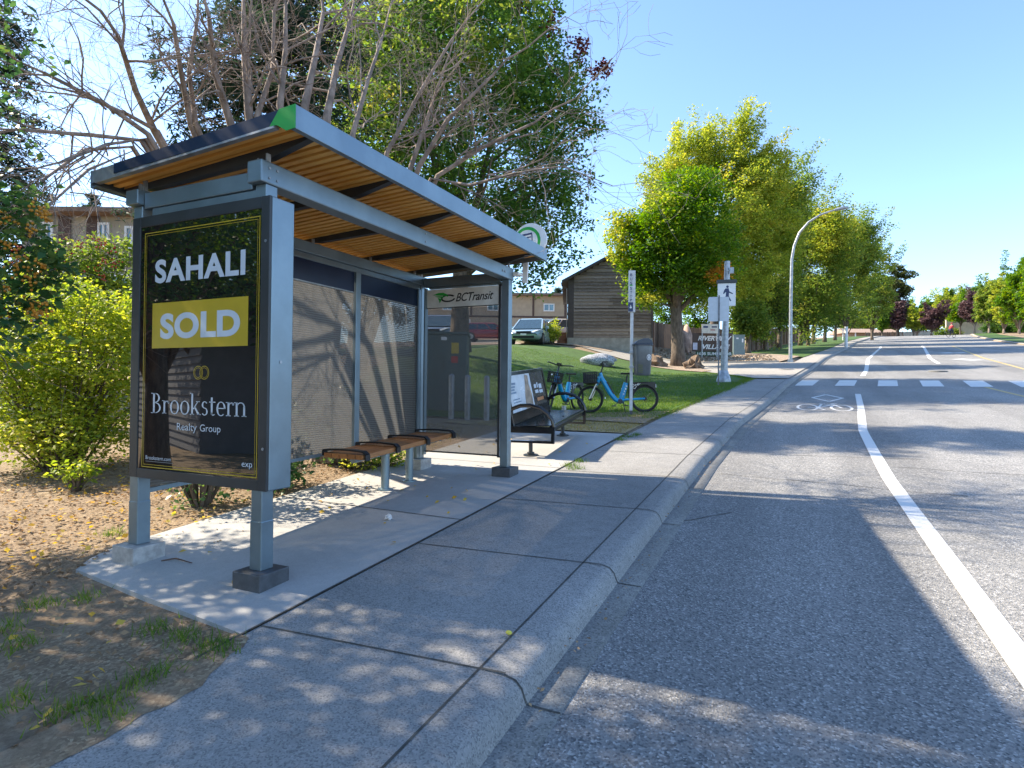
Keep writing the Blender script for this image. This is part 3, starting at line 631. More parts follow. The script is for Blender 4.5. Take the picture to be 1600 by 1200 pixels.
for y in (5.04, 5.47):
    z = float(g(-3.8, y)); b = MB(); b.cyl((-3.81, y, z), (-3.81, y, sz(y)-.06), .043, n=18); b.cyl((-3.81, y, z), (-3.81, y, z+.018), .078, n=20)
    part('leg', b, M['steel'], Bn, smooth=True)
# ------------------------------------------------------------------ metal advertising bench
A0 = Vector((-3.20, 7.32, float(g(-3.2, 7.32)))); A1 = Vector((-3.44, 9.25, float(g(-3.44, 9.25))))
dirv = (A1-A0); Lb = dirv.length; rzb = math.atan2(-dirv.x, dirv.y); pit = math.asin(dirv.z/Lb)
MBn = thing('advertising_bench', 'black metal bench with looped arms and advertising on its backrest beyond the shelter', 'bench', A0)
MBn.rotation_euler = Matrix.Rotation(rzb, 4, 'Z').to_euler() if False else (Matrix.Rotation(rzb, 3, 'Z') @ Matrix.Rotation(pit, 3, 'X')).to_euler()
def arm(y):
    b = MB(); P = [(-.30, .20), (.33, .20), (.355, .23), (.36, .40)]
    b.bar((-.42, y, .215), (.36, y, .215), .045, .03); b.bar((.362, y, .20), (.372, y, .42), .045, .04, up=(1, 0, 0))
    Q = [(.375+.0, .42), (.36, .50), (.30, .59), (.20, .66), (.06, .695), (-.08, .685), (-.18, .645), (-.25, .58)]
    b.tube([(x, y, z) for x, z in Q], .026, 8)
    b.box(-.24, .36, y-.015, y+.015, .33, .415)
    part('arm', b, M['blackgloss'], MBn, smooth=True)
for y in (-.10, Lb+.02): arm(y)
b = MB(); b.hexa([(-.20, -.08, .40), (.34, -.08, .425), (.34, Lb, .425), (-.20, Lb, .40)], [(-.20, -.08, .412), (.34, -.08, .437), (.34, Lb, .437), (-.20, Lb, .412)])
b.tube([(.345, -.08, .415), (.345, Lb, .415)], .028, 10); b.box(.30, .36, -.08, Lb, .35, .40); part('seat', b, M['blackgloss'], MBn, smooth=True)
b = MB()
for i in range(46):
    y = .0+i*(Lb-.06)/46; b.hexa([(-.20, y, .42), (-.19, y, .42), (-.19, y+.022, .42), (-.20, y+.022, .42)], [(-.23, y, .56), (-.22, y, .56), (-.22, y+.022, .56), (-.23, y+.022, .56)])
part('back_slats', b, M['blackgloss'], MBn)
def bk(x0, y0, y1, z0, z1, th, lean=.20):
    return ([(x0-(z0-.42)*lean, y0, z0), (x0+th-(z0-.42)*lean, y0, z0), (x0+th-(z0-.42)*lean, y1, z0), (x0-(z0-.42)*lean, y1, z0)],
            [(x0-(z1-.42)*lean, y0, z1), (x0+th-(z1-.42)*lean, y0, z1), (x0+th-(z1-.42)*lean, y1, z1), (x0-(z1-.42)*lean, y1, z1)])
b = MB(); b.hexa(*bk(-.23, -.04, Lb-.02, .40, 1.09, .022)); br = part('backrest', b, M['blackgloss'], MBn, bevel=.006)
b = MB(); b.hexa(*bk(-.255, -.07, -.015, .33, 1.11, .075)); b.hexa(*bk(-.255, Lb-.03, Lb+.02, .40, 1.11, .06)); b.hexa(*bk(-.245, -.014, Lb-.031, 1.07, 1.11, .055)); part('backrest_frame', b, M['blackgloss'], br)
b = MB(); b.hexa(*bk(-.2065, .10, Lb*.60, .55, 1.06, .002)); ad = part('white_poster', b, flat('bench_poster', (.62, .66, .70), .25, 0, .1, 3), br)
b = MB(); b.hexa(*bk(-.2065, Lb*.605, Lb-.06, .55, 1.06, .002)); part('dark_poster', b, flat('bench_poster_dark', (.03, .022, .02), .25), br)
lean = lambda z: -.2040-(z-.42)*.20
gm = flat('poster_grey_text', (.16, .22, .30), .5); 
q = MB()
for k, (y0, y1, z0, z1) in enumerate(((.16, .42, .93, .96), (.16, .38, .89, .915), (.16, .34, .85, .875), (.16, .40, .81, .835), (.2, .5, .72, .735), (.2, .55, .68, .695), (.2, .5, .64, .655), (.2, .6, .60, .612))):
    q.poly([(lean(z)+.0012, y, z) for y, z in ((y0, z0), (y1, z0), (y1, z1), (y0, z1))])
part('poster_text', q, gm, br)
q = MB(); q.poly([(lean(z)+.0012, y, z) for y, z in ((.72, .56), (1.10, .56), (1.12, .75), (1.05, .9), (1.08, 1.03), (.92, 1.05), (.86, .9), (.78, .75))]); part('poster_figure', q, flat('poster_tan', (.34, .24, .16), .4, 0, .4, 9), br)
q = MB()
for (y0, y1, z0, z1) in ((1.30, 1.42, .82, .88), (1.46, 1.52, .82, .90), (1.56, 1.72, .80, .87), (1.32, 1.5, .74, .79), (1.55, 1.75, .73, .78)): q.poly([(lean(z)+.0012, y, z) for y, z in ((y0, z0), (y1, z0), (y1, z1), (y0, z1))])
part('poster_lettering', q, M['letter'], br)
q = MB(); q.poly([(lean(z)+.0012, y, z) for y, z in ((1.35, .62), (1.72, .62), (1.72, .67), (1.35, .67))]); part('poster_strip', q, flat('poster_orange', (.5, .2, .07), .4), br)
for y in (.05, Lb-.05):
    b = MB(); b.cyl((.02, y, 0), (.02, y, .21), .028, n=12); b.cyl((.02, y, 0), (.02, y, .02), .10, n=20); b.cyl((.02, y, .02), (.02, y, .05), .05, n=14)
    part('leg', b, M['steel_dark'], MBn, smooth=True)
b = MB(); b.torus((.1, Lb*.5, .44), (0, 1, .0), .15, .014, 16, 6, math.pi, 2*math.pi) ; part('centre_divider', b, M['blackgloss'], MBn, smooth=True)
# ------------------------------------------------------------------ street furniture
def PD(u, dep):
    p = FW*dep+RT*((u-800)/F_PX*dep); return Vector((p.x, p.y, float(g(p.x, p.y))))
def ZP(v, dep): return CAMZ+(608-v)*dep/F_PX
M['sblue'] = flat('sign_navy', (.012, .03, .10), .4, 0, .05)
M['bikeblue'] = flat('bike_blue_paint', (.0, .30, .58), .28, 0, .05, spec=.6, coat=.4)
M['rubber'] = flat('tyre_rubber', (.02, .02, .021), .85, 0, .2, 20)
M['chrome'] = flat('bare_metal', (.5, .5, .5), .3, .9, .1)
# bus stop pole
pl = Vector((-3.02, 12.12, float(g(-3.02, 12.12))))
t = thing('bus_stop_pole', 'slim white pole with a vertical BUS STOP strip beside the parked bicycle', 'sign pole', pl, YAW*.6)
mpo = flat('pole_white', (.56, .57, .57), .5, 0, .12, 12); b = MB(); b.box(-.031, .031, -.026, .026, .12, 2.30); part('pole', b, mpo, t, bevel=.006)
b = MB(); b.box(-.03, .03, -.025, .025, 0, .119); part('stub', b, M['foot'], t)
b = MB(); b.box(-.075, .065, -.045, .035, 2.13, 2.98); st = part('sign_strip', b, mpo, t, bevel=.006)
b = MB(); b.box(-.074, .022, -.0475, -.0452, 2.14, 2.33); bb = part('access_panel', b, M['sblue'], t)
q = MB(); q.add([(-.026+.022*math.cos(a), -.049, 2.225+.022*math.sin(a)) for a in np.linspace(0, 6, 12)], [tuple(range(12))]); q.box(-.032, -.02, -.049, -.0476, 2.235, 2.275); part('access_symbol', q, M['white'], bb)
for i, ch in enumerate('BUS'): text('strip_lettering', ch, M['sblue'], t, (-.043, -.0465, 2.86-i*.085), (1, 0, 0), (0, 0, 1), .045, .06, bold=.02)
for i, ch in enumerate('STOP'): text('strip_lettering', ch, M['sblue'], t, (-.043, -.0465, 2.585-i*.08), (1, 0, 0), (0, 0, 1), .045, .058, bold=.02)
b = MB(); b.box(-.05, .01, -.0472, -.0455, 2.665, 2.69); part('strip_emblem', b, M['green'], t)
# litter bin on the pole
t = thing('litter_bin', 'dark grey litter bin with domed lid strapped to the bus stop pole', 'litter bin', (pl.x+.215, pl.y+.03, pl.z+.84), YAW)
b = MB(); prof = [(.135, 0), (.16, .03), (.185, .55), (.185, .60)]; n = 20; st = 0
for (r, z) in prof:
    for k in range(n):
        a = 2*math.pi*k/n; c_, s_ = math.cos(a), math.sin(a); e = .55; b.v.append((r*abs(c_)**e*(1 if c_ > 0 else -1), r*.85*abs(s_)**e*(1 if s_ > 0 else -1), z))
for i in range(len(prof)-1):
    for k in range(n): b.f.append((i*n+k, i*n+(k+1) % n, (i+1)*n+(k+1) % n, (i+1)*n+k))
b.f.append(tuple(reversed(range(n)))); b.f.append(tuple((len(prof)-1)*n+k for k in range(n)))
body = part('body', b, flat('bin_grey', (.12, .135, .145), .4, .3, .15), t, smooth=True)
b = MB()
for (r, z) in ((.20, .60), (.205, .635)):
    for k in range(n):
        a = 2*math.pi*k/n; c_, s_ = math.cos(a), math.sin(a); e = .5; b.v.append((r*abs(c_)**e*(1 if c_ > 0 else -1), r*.85*abs(s_)**e*(1 if s_ > 0 else -1), z))
for k in range(n): b.f.append((k, (k+1) % n, n+(k+1) % n, n+k))
b.f.append(tuple(n+k for k in range(n)))
P = [(-.19, .63), (-.12, .70), (0, .745), (.10, .745), (.17, .70), (.185, .63)]
b.prism(P, (0, .14, 0), (1, 0, 0), (0, 0, 1), .28); lid = part('lid', b, flat('bin_lid', (.03, .045, .07), .35), t, bevel=.01)
b = MB(); b.hexa([(.16, -.09, .635), (.196, -.09, .635), (.196, .09, .635), (.16, .09, .635)], [(.13, -.08, .70), (.188, -.08, .66), (.188, .08, .66), (.13, .08, .70)]); part('opening', b, M['black'], lid)
q = MB()
cc, ey = Vector((.10, 0, .36)), -.158
for i in range(20):
    a, d = 2*math.pi*i/20, 2*math.pi*(i+1)/20; q.poly([(cc.x+r*math.cos(tt)*.75, ey-.004, cc.z+r*math.sin(tt)) for r, tt in ((.045, a), (.06, a), (.06, d), (.045, d))])
q.box(.085, .115, ey-.005, ey-.003, .33, .385); q.cyl((.10, ey-.003, .40), (.10, ey-.006, .40), .011, n=8); part('emblem', q, M['white'], body)
for i in range(5): text('bin_lettering', 'LITTR'[i], M['steel'], body, (-.02, ey-.006, .49-i*.05), (1, 0, 0), (0, 0, 1), .025, .035, bold=.01) if False else None
q = MB()
for i in range(5): q.add([(-.12+x, ey-.004, .07+i*.035+z) for x, z in ((0, 0), (.09+.015*(i % 3), -.02), (.10, -.008), (.005, .012))], [(0, 1, 2, 3)])
part('leaf_print', q, flat('print_olive', (.14, .16, .05), .5), body)
for z in (.15, .45): b = MB(); b.box(-.26, -.17, .0, .04, z, z+.04); part('strap', b, M['galv'], t)
# e-bikes
def bike(loc, rz, steer, label):
    t = thing('electric_bicycle', label, 'bicycle', loc, rz, 'blue shared bicycles on the verge')
    RW = .295; hub = (-.57, 0, .30); st = Vector((.335, 0, .80)); ax = (st-Vector((.57, 0, .30))).normalized()
    def wheel(c, Mx, nm):
        f = lambda p: (Mx @ Vector(p)) if Mx else Vector(p)
        b = MB(); b.torus(c, (0, 1, 0), RW-.022, .022, 36, 8)
        if Mx: b.v = [tuple(Mx @ Vector(p)) for p in b.v]
        wh = part('wheel', b, M['rubber'], t, smooth='all')
        b = MB(); b.torus(c, (0, 1, 0), RW-.052, .010, 36, 6); b.cyl((c[0], -.04, c[2]), (c[0], .04, c[2]), .045 if nm else .03, n=14)
        for k in range(18):
            a = k*math.pi/9; b.tube([(c[0], .02*(-1)**k, c[2]), (c[0]+(RW-.05)*math.cos(a), 0, c[2]+(RW-.05)*math.sin(a))], .0022, 4)
        if Mx: b.v = [tuple(Mx @ Vector(p)) for p in b.v]
        part('rim', b, M['black'], wh)
    rot = Matrix.Translation(st) @ Matrix.Rotation(steer, 4, ax) @ Matrix.Translation(-st)
    wheel(hub, None, 1); wheel((.57, 0, .30), rot, 0)
    b = MB(); b.tube([(.33, 0, .77), (.26, 0, .64), (.14, 0, .42), (.04, 0, .29), (-.05, 0, .245), (-.14, 0, .25)], [.045, .052, .052, .05, .05, .045], 12)
    b.tube([(-.07, 0, .25), (-.12, 0, .40), (-.19, 0, .64)], [.05, .06, .052], 12)
    for s in (-1, 1): b.tube([(-.10, .03*s, .27), (-.25, .055*s, .285), (-.57, .065*s, .30)], [.03, .024, .018], 8)
    b.tube([(.345, 0, .86), (.30, 0, .68)], .035, 12)
    part('frame', b, M['bikeblue'], t, smooth=True)
    b = MB(); b.tube([(.35, 0, .79), (.40, 0, .67), (.435, 0, .60)], [.045, .042, .03], 10); b.v = [tuple(rot @ Vector(p)) for p in b.v]; part('fork_crown', b, M['bikeblue'], t, smooth=True)
    b = MB()
    for s in (-1, 1): b.tube([(.42, .05*s, .62), (.52, .055*s, .40), (.57, .055*s, .30)], .015, 8)
    b.torus((.57, 0, .30), (0, 1, 0), RW+.03, .016, 20, 6, 0, 0.1)
    b.v = [tuple(rot @ Vector(p)) for p in b.v]; part('fork', b, M['chrome'], t, smooth=True)
    b = MB()
    for i in range(14):
        a0, a1 = [math.radians(60+110*(i+d)/14) for d in (0, 1)]; r = RW+.018
        b.hexa([(.57+r*math.cos(a0), -.03, .30+r*math.sin(a0)), (.57+r*math.cos(a1), -.03, .30+r*math.sin(a1)), (.57+r*math.cos(a1), .03, .30+r*math.sin(a1)), (.57+r*math.cos(a0), .03, .30+r*math.sin(a0))], [(.57+(r+.008)*math.cos(a0), -.03, .30+(r+.008)*math.sin(a0)), (.57+(r+.008)*math.cos(a1), -.03, .30+(r+.008)*math.sin(a1)), (.57+(r+.008)*math.cos(a1), .03, .30+(r+.008)*math.sin(a1)), (.57+(r+.008)*math.cos(a0), .03, .30+(r+.008)*math.sin(a0))])
    b.v = [tuple(rot @ Vector(p)) for p in b.v]; part('front_fender', b, M['black'], t)
    b = MB(); b.tube([(.345, 0, .84), (.29, 0, 1.0)], .016, 8); b.tube([(.28, 0, 1.0), (.29, .12, 1.02), (.22, .25, 1.04), (.10, .29, 1.03)], .014, 8); b.tube([(.28, 0, 1.0), (.29, -.12, 1.02), (.22, -.25, 1.04), (.10, -.29, 1.03)], .014, 8); b.box(.26, .34, -.05, .05, 1.02, 1.06)
    b.v = [tuple(rot @ Vector(p)) for p in b.v]; part('handlebar', b, M['black'], t, smooth=True)
    b = MB()
    for z in (.64, .72, .80, .85):
        k = .02*(z-.64)/.2
        for (p, q) in (((.38, -.14-k), (.66+k, -.14-k)), ((.66+k, -.14-k), (.66+k, .14+k)), ((.66+k, .14+k), (.38, .14+k)), ((.38, .14+k), (.38, -.14-k))): b.bar((*p, z), (*q, z), .012, .016)
    for i in range(8):
        x = .38+i*.04
        for s in (-1, 1): b.box(x, x+.024, .14*s-.004, .14*s+.004, .63, .85)
    for i in range(7): y = -.14+i*.04; b.box(.655, .665, y, y+.024, .63, .85)
    b.box(.38, .66, -.14, .14, .625, .637); b.v = [tuple(rot @ Vector(p)) for p in b.v]; part('basket', b, M['black'], t)
    b = MB(); b.cyl((.672, -.06, .80), (.684, -.06, .80), .018, n=10); b.v = [tuple(rot @ Vector(p)) for p in b.v]; part('front_lamp', b, M['white'], t)
    b = MB(); b.tube([(-.19, 0, .63), (-.22, 0, .80)], .018, 8); b.hexa([(-.36, -.08, .81), (-.08, -.02, .82), (-.08, .02, .82), (-.36, .08, .81)], [(-.36, -.09, .855), (-.08, -.025, .85), (-.08, .025, .85), (-.36, .09, .855)]); part('saddle', b, M['black'], t, bevel=.008)
    b = MB()
    for s in (-1, 1):
        y = .045*s; prof_ = [(-.24, .63), (-.24, .30), (-.30, .29), (-.33, .42), (-.40, .54), (-.50, .60), (-.62, .595), (-.74, .53), (-.80, .46), (-.80, .62), (-.60, .655)]
        b.prism(prof_, (0, y, 0), (1, 0, 0), (0, 0, 1), .006)
    b.box(-.80, -.24, -.045, .045, .63, .65); rg = part('rear_guard', b, M['black'], t)
    for s in (-1, 1):
        b = MB(); pts = [(-.30, .48), (-.29, .58), (-.33, .60), (-.36, .57), (-.31, .53), (-.37, .50), (-.40, .55), (-.37, .59), (-.42, .58), (-.44, .62), (-.43, .57), (-.48, .61)]
        for a, c in zip(pts[:-1], pts[1:]): b.bar((a[0], .054*s+(0.0 if s > 0 else -.0), a[1]+.01), (c[0], .054*s, c[1]+.01), .009, .003, up=(0, 1, 0))
        part('guard_script', b, M['white'], rg)
    b = MB(); b.box(-.815, -.80, -.03, .03, .53, .60); part('tail_lamp', b, M['white'], t)
    for s in (-1, 1):
        for i, ch in enumerate('BIRD'): text('frame_lettering', ch, M['white'], t, (-.165+i*.022-.018*s, .061*s+.004*s, .55-i*.055), (-s, 0, 0), (0, 0, 1), .032, .034, bold=.03)
    b = MB(); b.box(-.0, .24, -.02, .02, .0, .01, Matrix.Translation((.09, 0, .62)) @ Matrix.Rotation(R_(58), 4, 'Y')); b.box(0, .30, -.032, .032, -.03, .035, Matrix.Translation((.22, 0, .66)) @ Matrix.Rotation(R_(118), 4, 'Y')); part('battery', b, M['black'], t, bevel=.006)
    b = MB(); b.cyl((-.06, -.06, .25), (-.06, .06, .25), .05, n=16)
    for s in (-1, 1): b.bar((-.06, .075*s, .25), (-.06+.14*s, .075*s, .16*1), .012, .02, up=(0, 1, 0)); b.box(-.06+.14*s-.045, -.06+.14*s+.045, .08*s, .08*s+.08*s, .145, .165)
    part('cranks', b, M['steel_dark'], t)
    b = MB(); b.tube([(-.12, .04, .24), (-.16, .09, .0)], .010, 6); part('kickstand', b, M['black'], t)
    b = MB(); b.bar((-.06, .07, .25), (-.57, .07, .30), .006, .012); part('chain', b, M['steel_dark'], t)
    return t
def ground_at(x, y, dz=0): return (x, y, float(g(x, y))+dz)
fc, rc = Vector(ground_at(-3.93, 12.27)), Vector(ground_at(-2.86, 12.66)); mid = (fc+rc)/2
bk1 = bike((mid.x, mid.y, mid.z+.02), math.atan2(fc.y-rc.y, fc.x-rc.x), R_(-22), 'blue step-through electric bicycle seen side-on behind the bus stop pole, with a black front basket')
bk1.rotation_euler = (0, math.asin((rc.z-fc.z)/1.14), math.atan2(fc.y-rc.y, fc.x-rc.x))
bk2 = bike(ground_at(-4.62, 12.55, .02), R_(-100), R_(25), 'blue electric bicycle seen end-on just behind the advertising bench')
# rack posts behind the bench
b = MB(); x, y, z = ground_at(-3.95, 10.7); b.cyl((x, y, z-.05), (x, y, z+.34), .045, n=14)
o = part('short_post', b, M['galv'], None, smooth=True); tag(o, 'short galvanised post at the far end of the advertising bench', 'post')
# bollards
for i, (x, y) in enumerate(((-6.22, 10.35), (-5.89, 10.42), (-5.50, 10.50))):
    z = float(g(x, y)); t = thing('bollard', ['pale bollard nearest the utility kiosk behind the side screen', 'middle one of the three pale bollards behind the side screen', 'pale bollard furthest from the utility kiosk behind the side screen'][i], 'bollard', (x, y, z), 0, 'bollards behind the shelter')
    b = MB(); b.cyl((0, 0, -.05), (0, 0, .86), .058, n=18); part('post', b, M['galv'], t, smooth=True)
    b = MB(); b.tube([(0, 0, .86), (0, 0, .885), (0, 0, .90)], [.058, .045, .01], 18); part('cap', b, M['galv'], t, smooth=True)
# utility kiosk
t = thing('utility_kiosk', 'tall dark green utility kiosk with yellow and red warning stickers behind the far shelter corner', 'utility box', (-6.85, 11.2, float(g(-6.85, 11.2))), YAW)
mk = flat('kiosk_green', (.05, .085, .075), .5, 0, .1)
b = MB(); b.box(-.55, .45, -.3, .45, 0, 1.62); b.box(-.58, .48, -.33, .48, 1.62, 1.68); part('cabinet', b, mk, t, bevel=.015)
b = MB(); b.box(-.05, -.02, -.32, -.305, .9, 1.1); part('handle', b, M['black'], t)
b = MB(); b.box(.12, .28, -.304, -.301, 1.22, 1.45); part('yellow_sticker', b, M['gold'], t)
b = MB(); b.box(.12, .26, -.304, -.301, 1.02, 1.16); part('red_sticker', b, flat('sticker_red', (.4, .03, .02), .5), t)
b = MB(); b.box(-.10, .02, -.304, -.301, 1.50, 1.57); part('white_sticker', b, M['white'], t)
# crossing pole with pedestrian sign
px, py = -2.22, 21.9; pz = float(g(px, py))
t = thing('crossing_signal_pole', 'thick galvanised pole with a black-topped pedestrian sign at the crossing', 'sign pole', (px, py, pz), YAW*.5)
b = MB(); b.tube([(0, 0, 0), (.05, 0, 2.2), (.09, 0, 4.2)], [.125, .105, .09], 16); part('pole', b, M['galv'], t, smooth=True)
b = MB(); b.tube([(0, 0, 0), (0, 0, .10), (0, 0, .42)], [.25, .24, .135], 8); part('pole_base', b, M['galv'], t)
b = MB(); b.box(-.24, .34, -.23, -.12, 2.62, 3.40); sg = part('sign_box', b, M['white'], t, bevel=.01)
b = MB(); b.box(-.27, .37, -.26, -.10, 3.405, 3.52); part('sign_hood', b, M['steel_dark'], sg)
q = MB(); cxx, yy = .07, -.233
q.add([(cxx+.042*math.cos(a), yy, 3.28+.045*math.sin(a)) for a in np.linspace(0, 5.9, 14)], [tuple(range(14))])
q.add([(cxx+x, yy, 3.0+z) for x, z in ((-.06, .22), (.04, .23), (.06, .12), (.18, .05), (.17, .02), (.05, .07), (.05, -.05), (.13, -.2), (.09, -.22), (-.0, -.07), (-.1, -.22), (-.14, -.2), (-.05, -.03), (-.045, .1), (-.12, .03), (-.14, .05), (-.1, .17))], [tuple(range(17))])
part('walking_figure', q, M['sblue'], sg)
b = MB(); b.box(.16, .28, -.2, -.08, 3.75, 3.95); b.box(.05, .17, -.12, -.08, 3.83, 3.87); part('sensor', b, M['galv'], t)
px, py = -2.25, 20.6; pz = float(g(px, py))
t = thing('traffic_sign', 'grey back of a traffic sign on a thin post in front of the crossing pole', 'traffic sign', (px, py, pz), YAW*.5)
b = MB(); b.box(-.022, .022, -.02, .02, 0, 2.95); part('post', b, flat('post_brown_steel', (.16, .17, .19), .5, .5, .3, 8), t)
P = []
for (cx, cz, a0) in ((.27, 2.86, 0), (-.29, 2.86, 90), (-.29, 2.15, 180), (.27, 2.15, 270)):
    for k in range(5): a = math.radians(a0+k*22.5); P.append((cx+.045*math.cos(a), cz+.045*math.sin(a)))
b = MB(); b.prism(P, (0, .024, 0), (1, 0, 0), (0, 0, 1), -.004); part('plate', b, flat('sign_back', (.42, .46, .52), .4, .35, .06), t)
# street lamp
px, py = -.20, 34.4; pz = float(g(px, py))
t = thing('street_lamp', 'tall grey street lamp with a long curved arm over the road', 'street lamp', (px, py, pz))
b = MB(); P = [(0, 0, 0), (0, 0, 3), (.03, 0, 5.4), (.14, 0, 6.1), (.38, 0, 6.75), (.8, 0, 7.25), (1.35, 0, 7.58), (2.0, 0, 7.75)]
b.tube(P, [.095, .08, .068, .063, .06, .055, .05, .045], 12); part('pole', b, M['galv'], t, smooth=True)
b = MB(); b.tube([(1.95, 0, 7.74), (2.1, 0, 7.77), (2.45, 0, 7.80), (2.6, 0, 7.79)], [.045, .08, .09, .03], 10); part('lamp_head', b, M['galv'], t, smooth=True)
b = MB(); b.box(-.19, .19, -.19, .19, 0, .04); b.box(-.13, .13, -.13, .13, .04, .16); part('pole_base', b, M['galv'], t)
for i, (u, v, h) in enumerate(((1322, 543, 1.7), (1317, 532, 1.4))):
    p = U(u, v); b = MB(); b.cyl((0, 0, 0), (0, 0, h), .12 if i == 0 else .06, n=12); b.cyl((0, 0, h), (0, 0, h+.05), .13 if i == 0 else .07, n=12)
    o = part('marker_post', b, M['white'], None, smooth=True); o.location = p; tag(o, ['short thick white post where the row of trees ends by the kerb', 'short thin white post beyond the thick one by the kerb'][i], 'post')
# stones
mst = speckle('granite_stone', (.10, .11, .13), (.36, .38, .42), (.62, .64, .68), 26, 1.2, .9, .5, .2, .02)
p = U(935, 571); b = MB(); b.rock((0, 0, .22), .80, .5, .30, 3, 16, .16); o = part('boulder', b, mst, None, smooth='all'); o.location = p; o.rotation_euler = (0, 0, YAW); tag(o, 'long pale speckled boulder at the far edge of the lawn', 'boulder')
mrk = flat('brown_rock', (.17, .12, .085), .9, 0, .35, 4, .8, 20)
for i, (u, v, r_, lab) in enumerate(((1025, 573, .55, 'pointed brown rock left of the leaning maple trunk'), (1083, 577, .5, 'low brown rock right of the leaning maple trunk'))):
    p = U(u, v); b = MB(); b.rock((0, 0, .12), .45, .32, .42, 11+i, 9, .5); b.v = [(x*(1 if z < .3 else .6), y, z) for x, y, z in b.v]; o = part('rock', b, mrk, None); o.location = p; o.rotation_euler = (0, .15, YAW); tag(o, lab, 'rock')
p = PD(1072, 42); b = MB(); b.rock((0, 0, .85), .40, .35, 1.05, 21, 14, .28); o = part('standing_stone', b, flat('pink_stone', (.42, .30, .24), .85, 0, .25, 3, .6, 14), None, smooth='all'); o.location = p; tag(o, 'tall narrow pinkish stone standing behind the maple trunk', 'stone')
# estate sign
p = PD(1112, 38.3); t = thing('estate_sign', 'dark wooden RIVERVIEW VILLAGE sign board with a green address plank on the gravel', 'sign', p, YAW)
mw = plank('sign_wood', (.05, .03, .022), (.10, .06, .045), (2, 2, 20)); 
b = MB(); b.box(-1.25, 1.3, -.05, .05, .45, 1.62); bd = part('board', b, mw, t, bevel=.01)
b = MB(); b.box(-1.05, 1.3, -.07, -.0501, .16, .44); pk = part('address_plank', b, flat('plank_green', (.05, .09, .045), .8), t)
text('name_lettering', 'RIVERVIEW', M['white'], bd, (-.92, -.053, 1.14), (1, 0, 0), (0, 0, 1), 2.15, .30, shear=.3, bold=.03)
text('name_lettering', 'VILLAGE', M['white'], bd, (-.62, -.053, .60), (1, 0, 0), (0, 0, 1), 1.75, .30, shear=.3, bold=.03)
text('address_lettering', '1605 SUMMIT DR', M['white'], pk, (-.95, -.073, .21), (1, 0, 0), (0, 0, 1), 2.2, .19, bold=.02)
b = MB(); b.box(-1.24, -.95, -.054, -.0505, .55, 1.0); part('notice', b, flat('notice', (.55, .55, .68), .5), bd)
for x in (-.88, -.45, .4, 1.1): b = MB(); b.box(x-.05, x+.05, -.02, .06, -.1, .44); part('leg', b, mw if x > -.8 else flat('rust_post', (.36, .13, .05), .8), t)
p2 = PD(1109, 38.0); t = thing('property_sign', 'small white notice board above the estate sign', 'sign', p2, YAW)
b = MB(); b.box(-.55, .5, -.03, .0, 1.62, 2.2); bd = part('panel', b, flat('cream_panel', (.60, .56, .48), .5), t)
b = MB(); b.box(-.45, -.15, -.034, -.031, 1.96, 2.08); part('print', b, M['sblue'], bd); b = MB(); b.box(.08, .42, -.034, -.031, 1.98, 2.07); part('print', b, M['sblue'], bd)
b = MB(); b.box(.0, .3, -.034, -.031, 1.80, 1.86); part('print', b, flat('print_red', (.35, .05, .05), .5), bd)
for x in (-.5, .45): b = MB(); b.box(x-.03, x+.03, .001, .05, 0, 2.2); part('post', b, M['galv'], t)
p = PD(1152, 41.5); t = thing('electrical_cabinet', 'grey-green electrical cabinet on the gravel right of the estate sign', 'utility box', p, YAW)
b = MB(); b.box(-.38, .38, -.3, .3, 0, 1.35); b.box(-.40, .40, -.32, .32, 1.35, 1.42); b.box(-.40, .40, -.32, .32, 0, .42); part('cabinet', b, flat('cabinet_grey', (.14, .20, .21), .5, .1, .08), t, bevel=.01)
b = MB(); b.box(-.2, -.05, -.305, -.301, 1.12, 1.22); part('sticker', b, M['white'], t); b = MB(); b.box(.18, .28, -.305, -.301, .9, 1.15); part('sticker', b, M['white'], t)
# timber fence
mf = plank('fence_wood', (.09, .062, .045), (.23, .155, .11), (9, 9, .8), .85, .5)
def fence(pts, h, label, nm='timber_fence'):
    o0 = Vector(ground_at(*pts[0])); t = thing(nm, label, 'fence', o0, world=True); bd = MB()
    for (a, c) in zip(pts[:-1], pts[1:]):
        a = Vector(a); c = Vector(c); L = (c-a).length; n = int(L/.16); d = (c-a)/L
        for i in range(n):
            s = a+d*(i*.16); e = a+d*(i*.16+.145); z = float(g(s.x, s.y)); hh = h+random.uniform(-.05, .05); o = Vector((-d.y, d.x))*.012
            bd.hexa([(s.x-o.x, s.y-o.y, z-.1), (e.x-o.x, e.y-o.y, z-.1), (e.x+o.x, e.y+o.y, z-.1), (s.x+o.x, s.y+o.y, z-.1)], [(s.x-o.x, s.y-o.y, z+hh), (e.x-o.x, e.y-o.y, z+hh), (e.x+o.x, e.y+o.y, z+hh), (s.x+o.x, s.y+o.y, z+hh)])
        for i in range(int(L/2.4)+1):
            s = a+d*(i*2.4)+Vector((d.y, -d.x))*.06; z = float(g(s.x, s.y)); q = MB(); q.box(s.x-.06, s.x+.06, s.y-.06, s.y+.06, z-.1, z+h+.12); part('post', q, mf, t)
    part('boards', bd, mf, t)
fence([(-10.6, 42.5), (-6.4, 47.8), (-3.6, 50.5)], 1.85, 'brown board fence behind the standing stone and estate sign')
fence([(-3.5, 51)]+[(float(rx(y))-7, y) for y in (56, 62, 68, 75, 84, 92)], 1.8, 'long brown board fence behind the row of tree trunks beside the road')
q = U(1016, 553); b = MB(); b.box(-.11, .11, -.1, .1, 0, 2.1); o = part('gate_post', b, flat('brown_post', (.22, .13, .09), .8), None); o.location = PD(1019, 38); tag(o, 'thick brown post at the right corner of the weathered siding house', 'post')
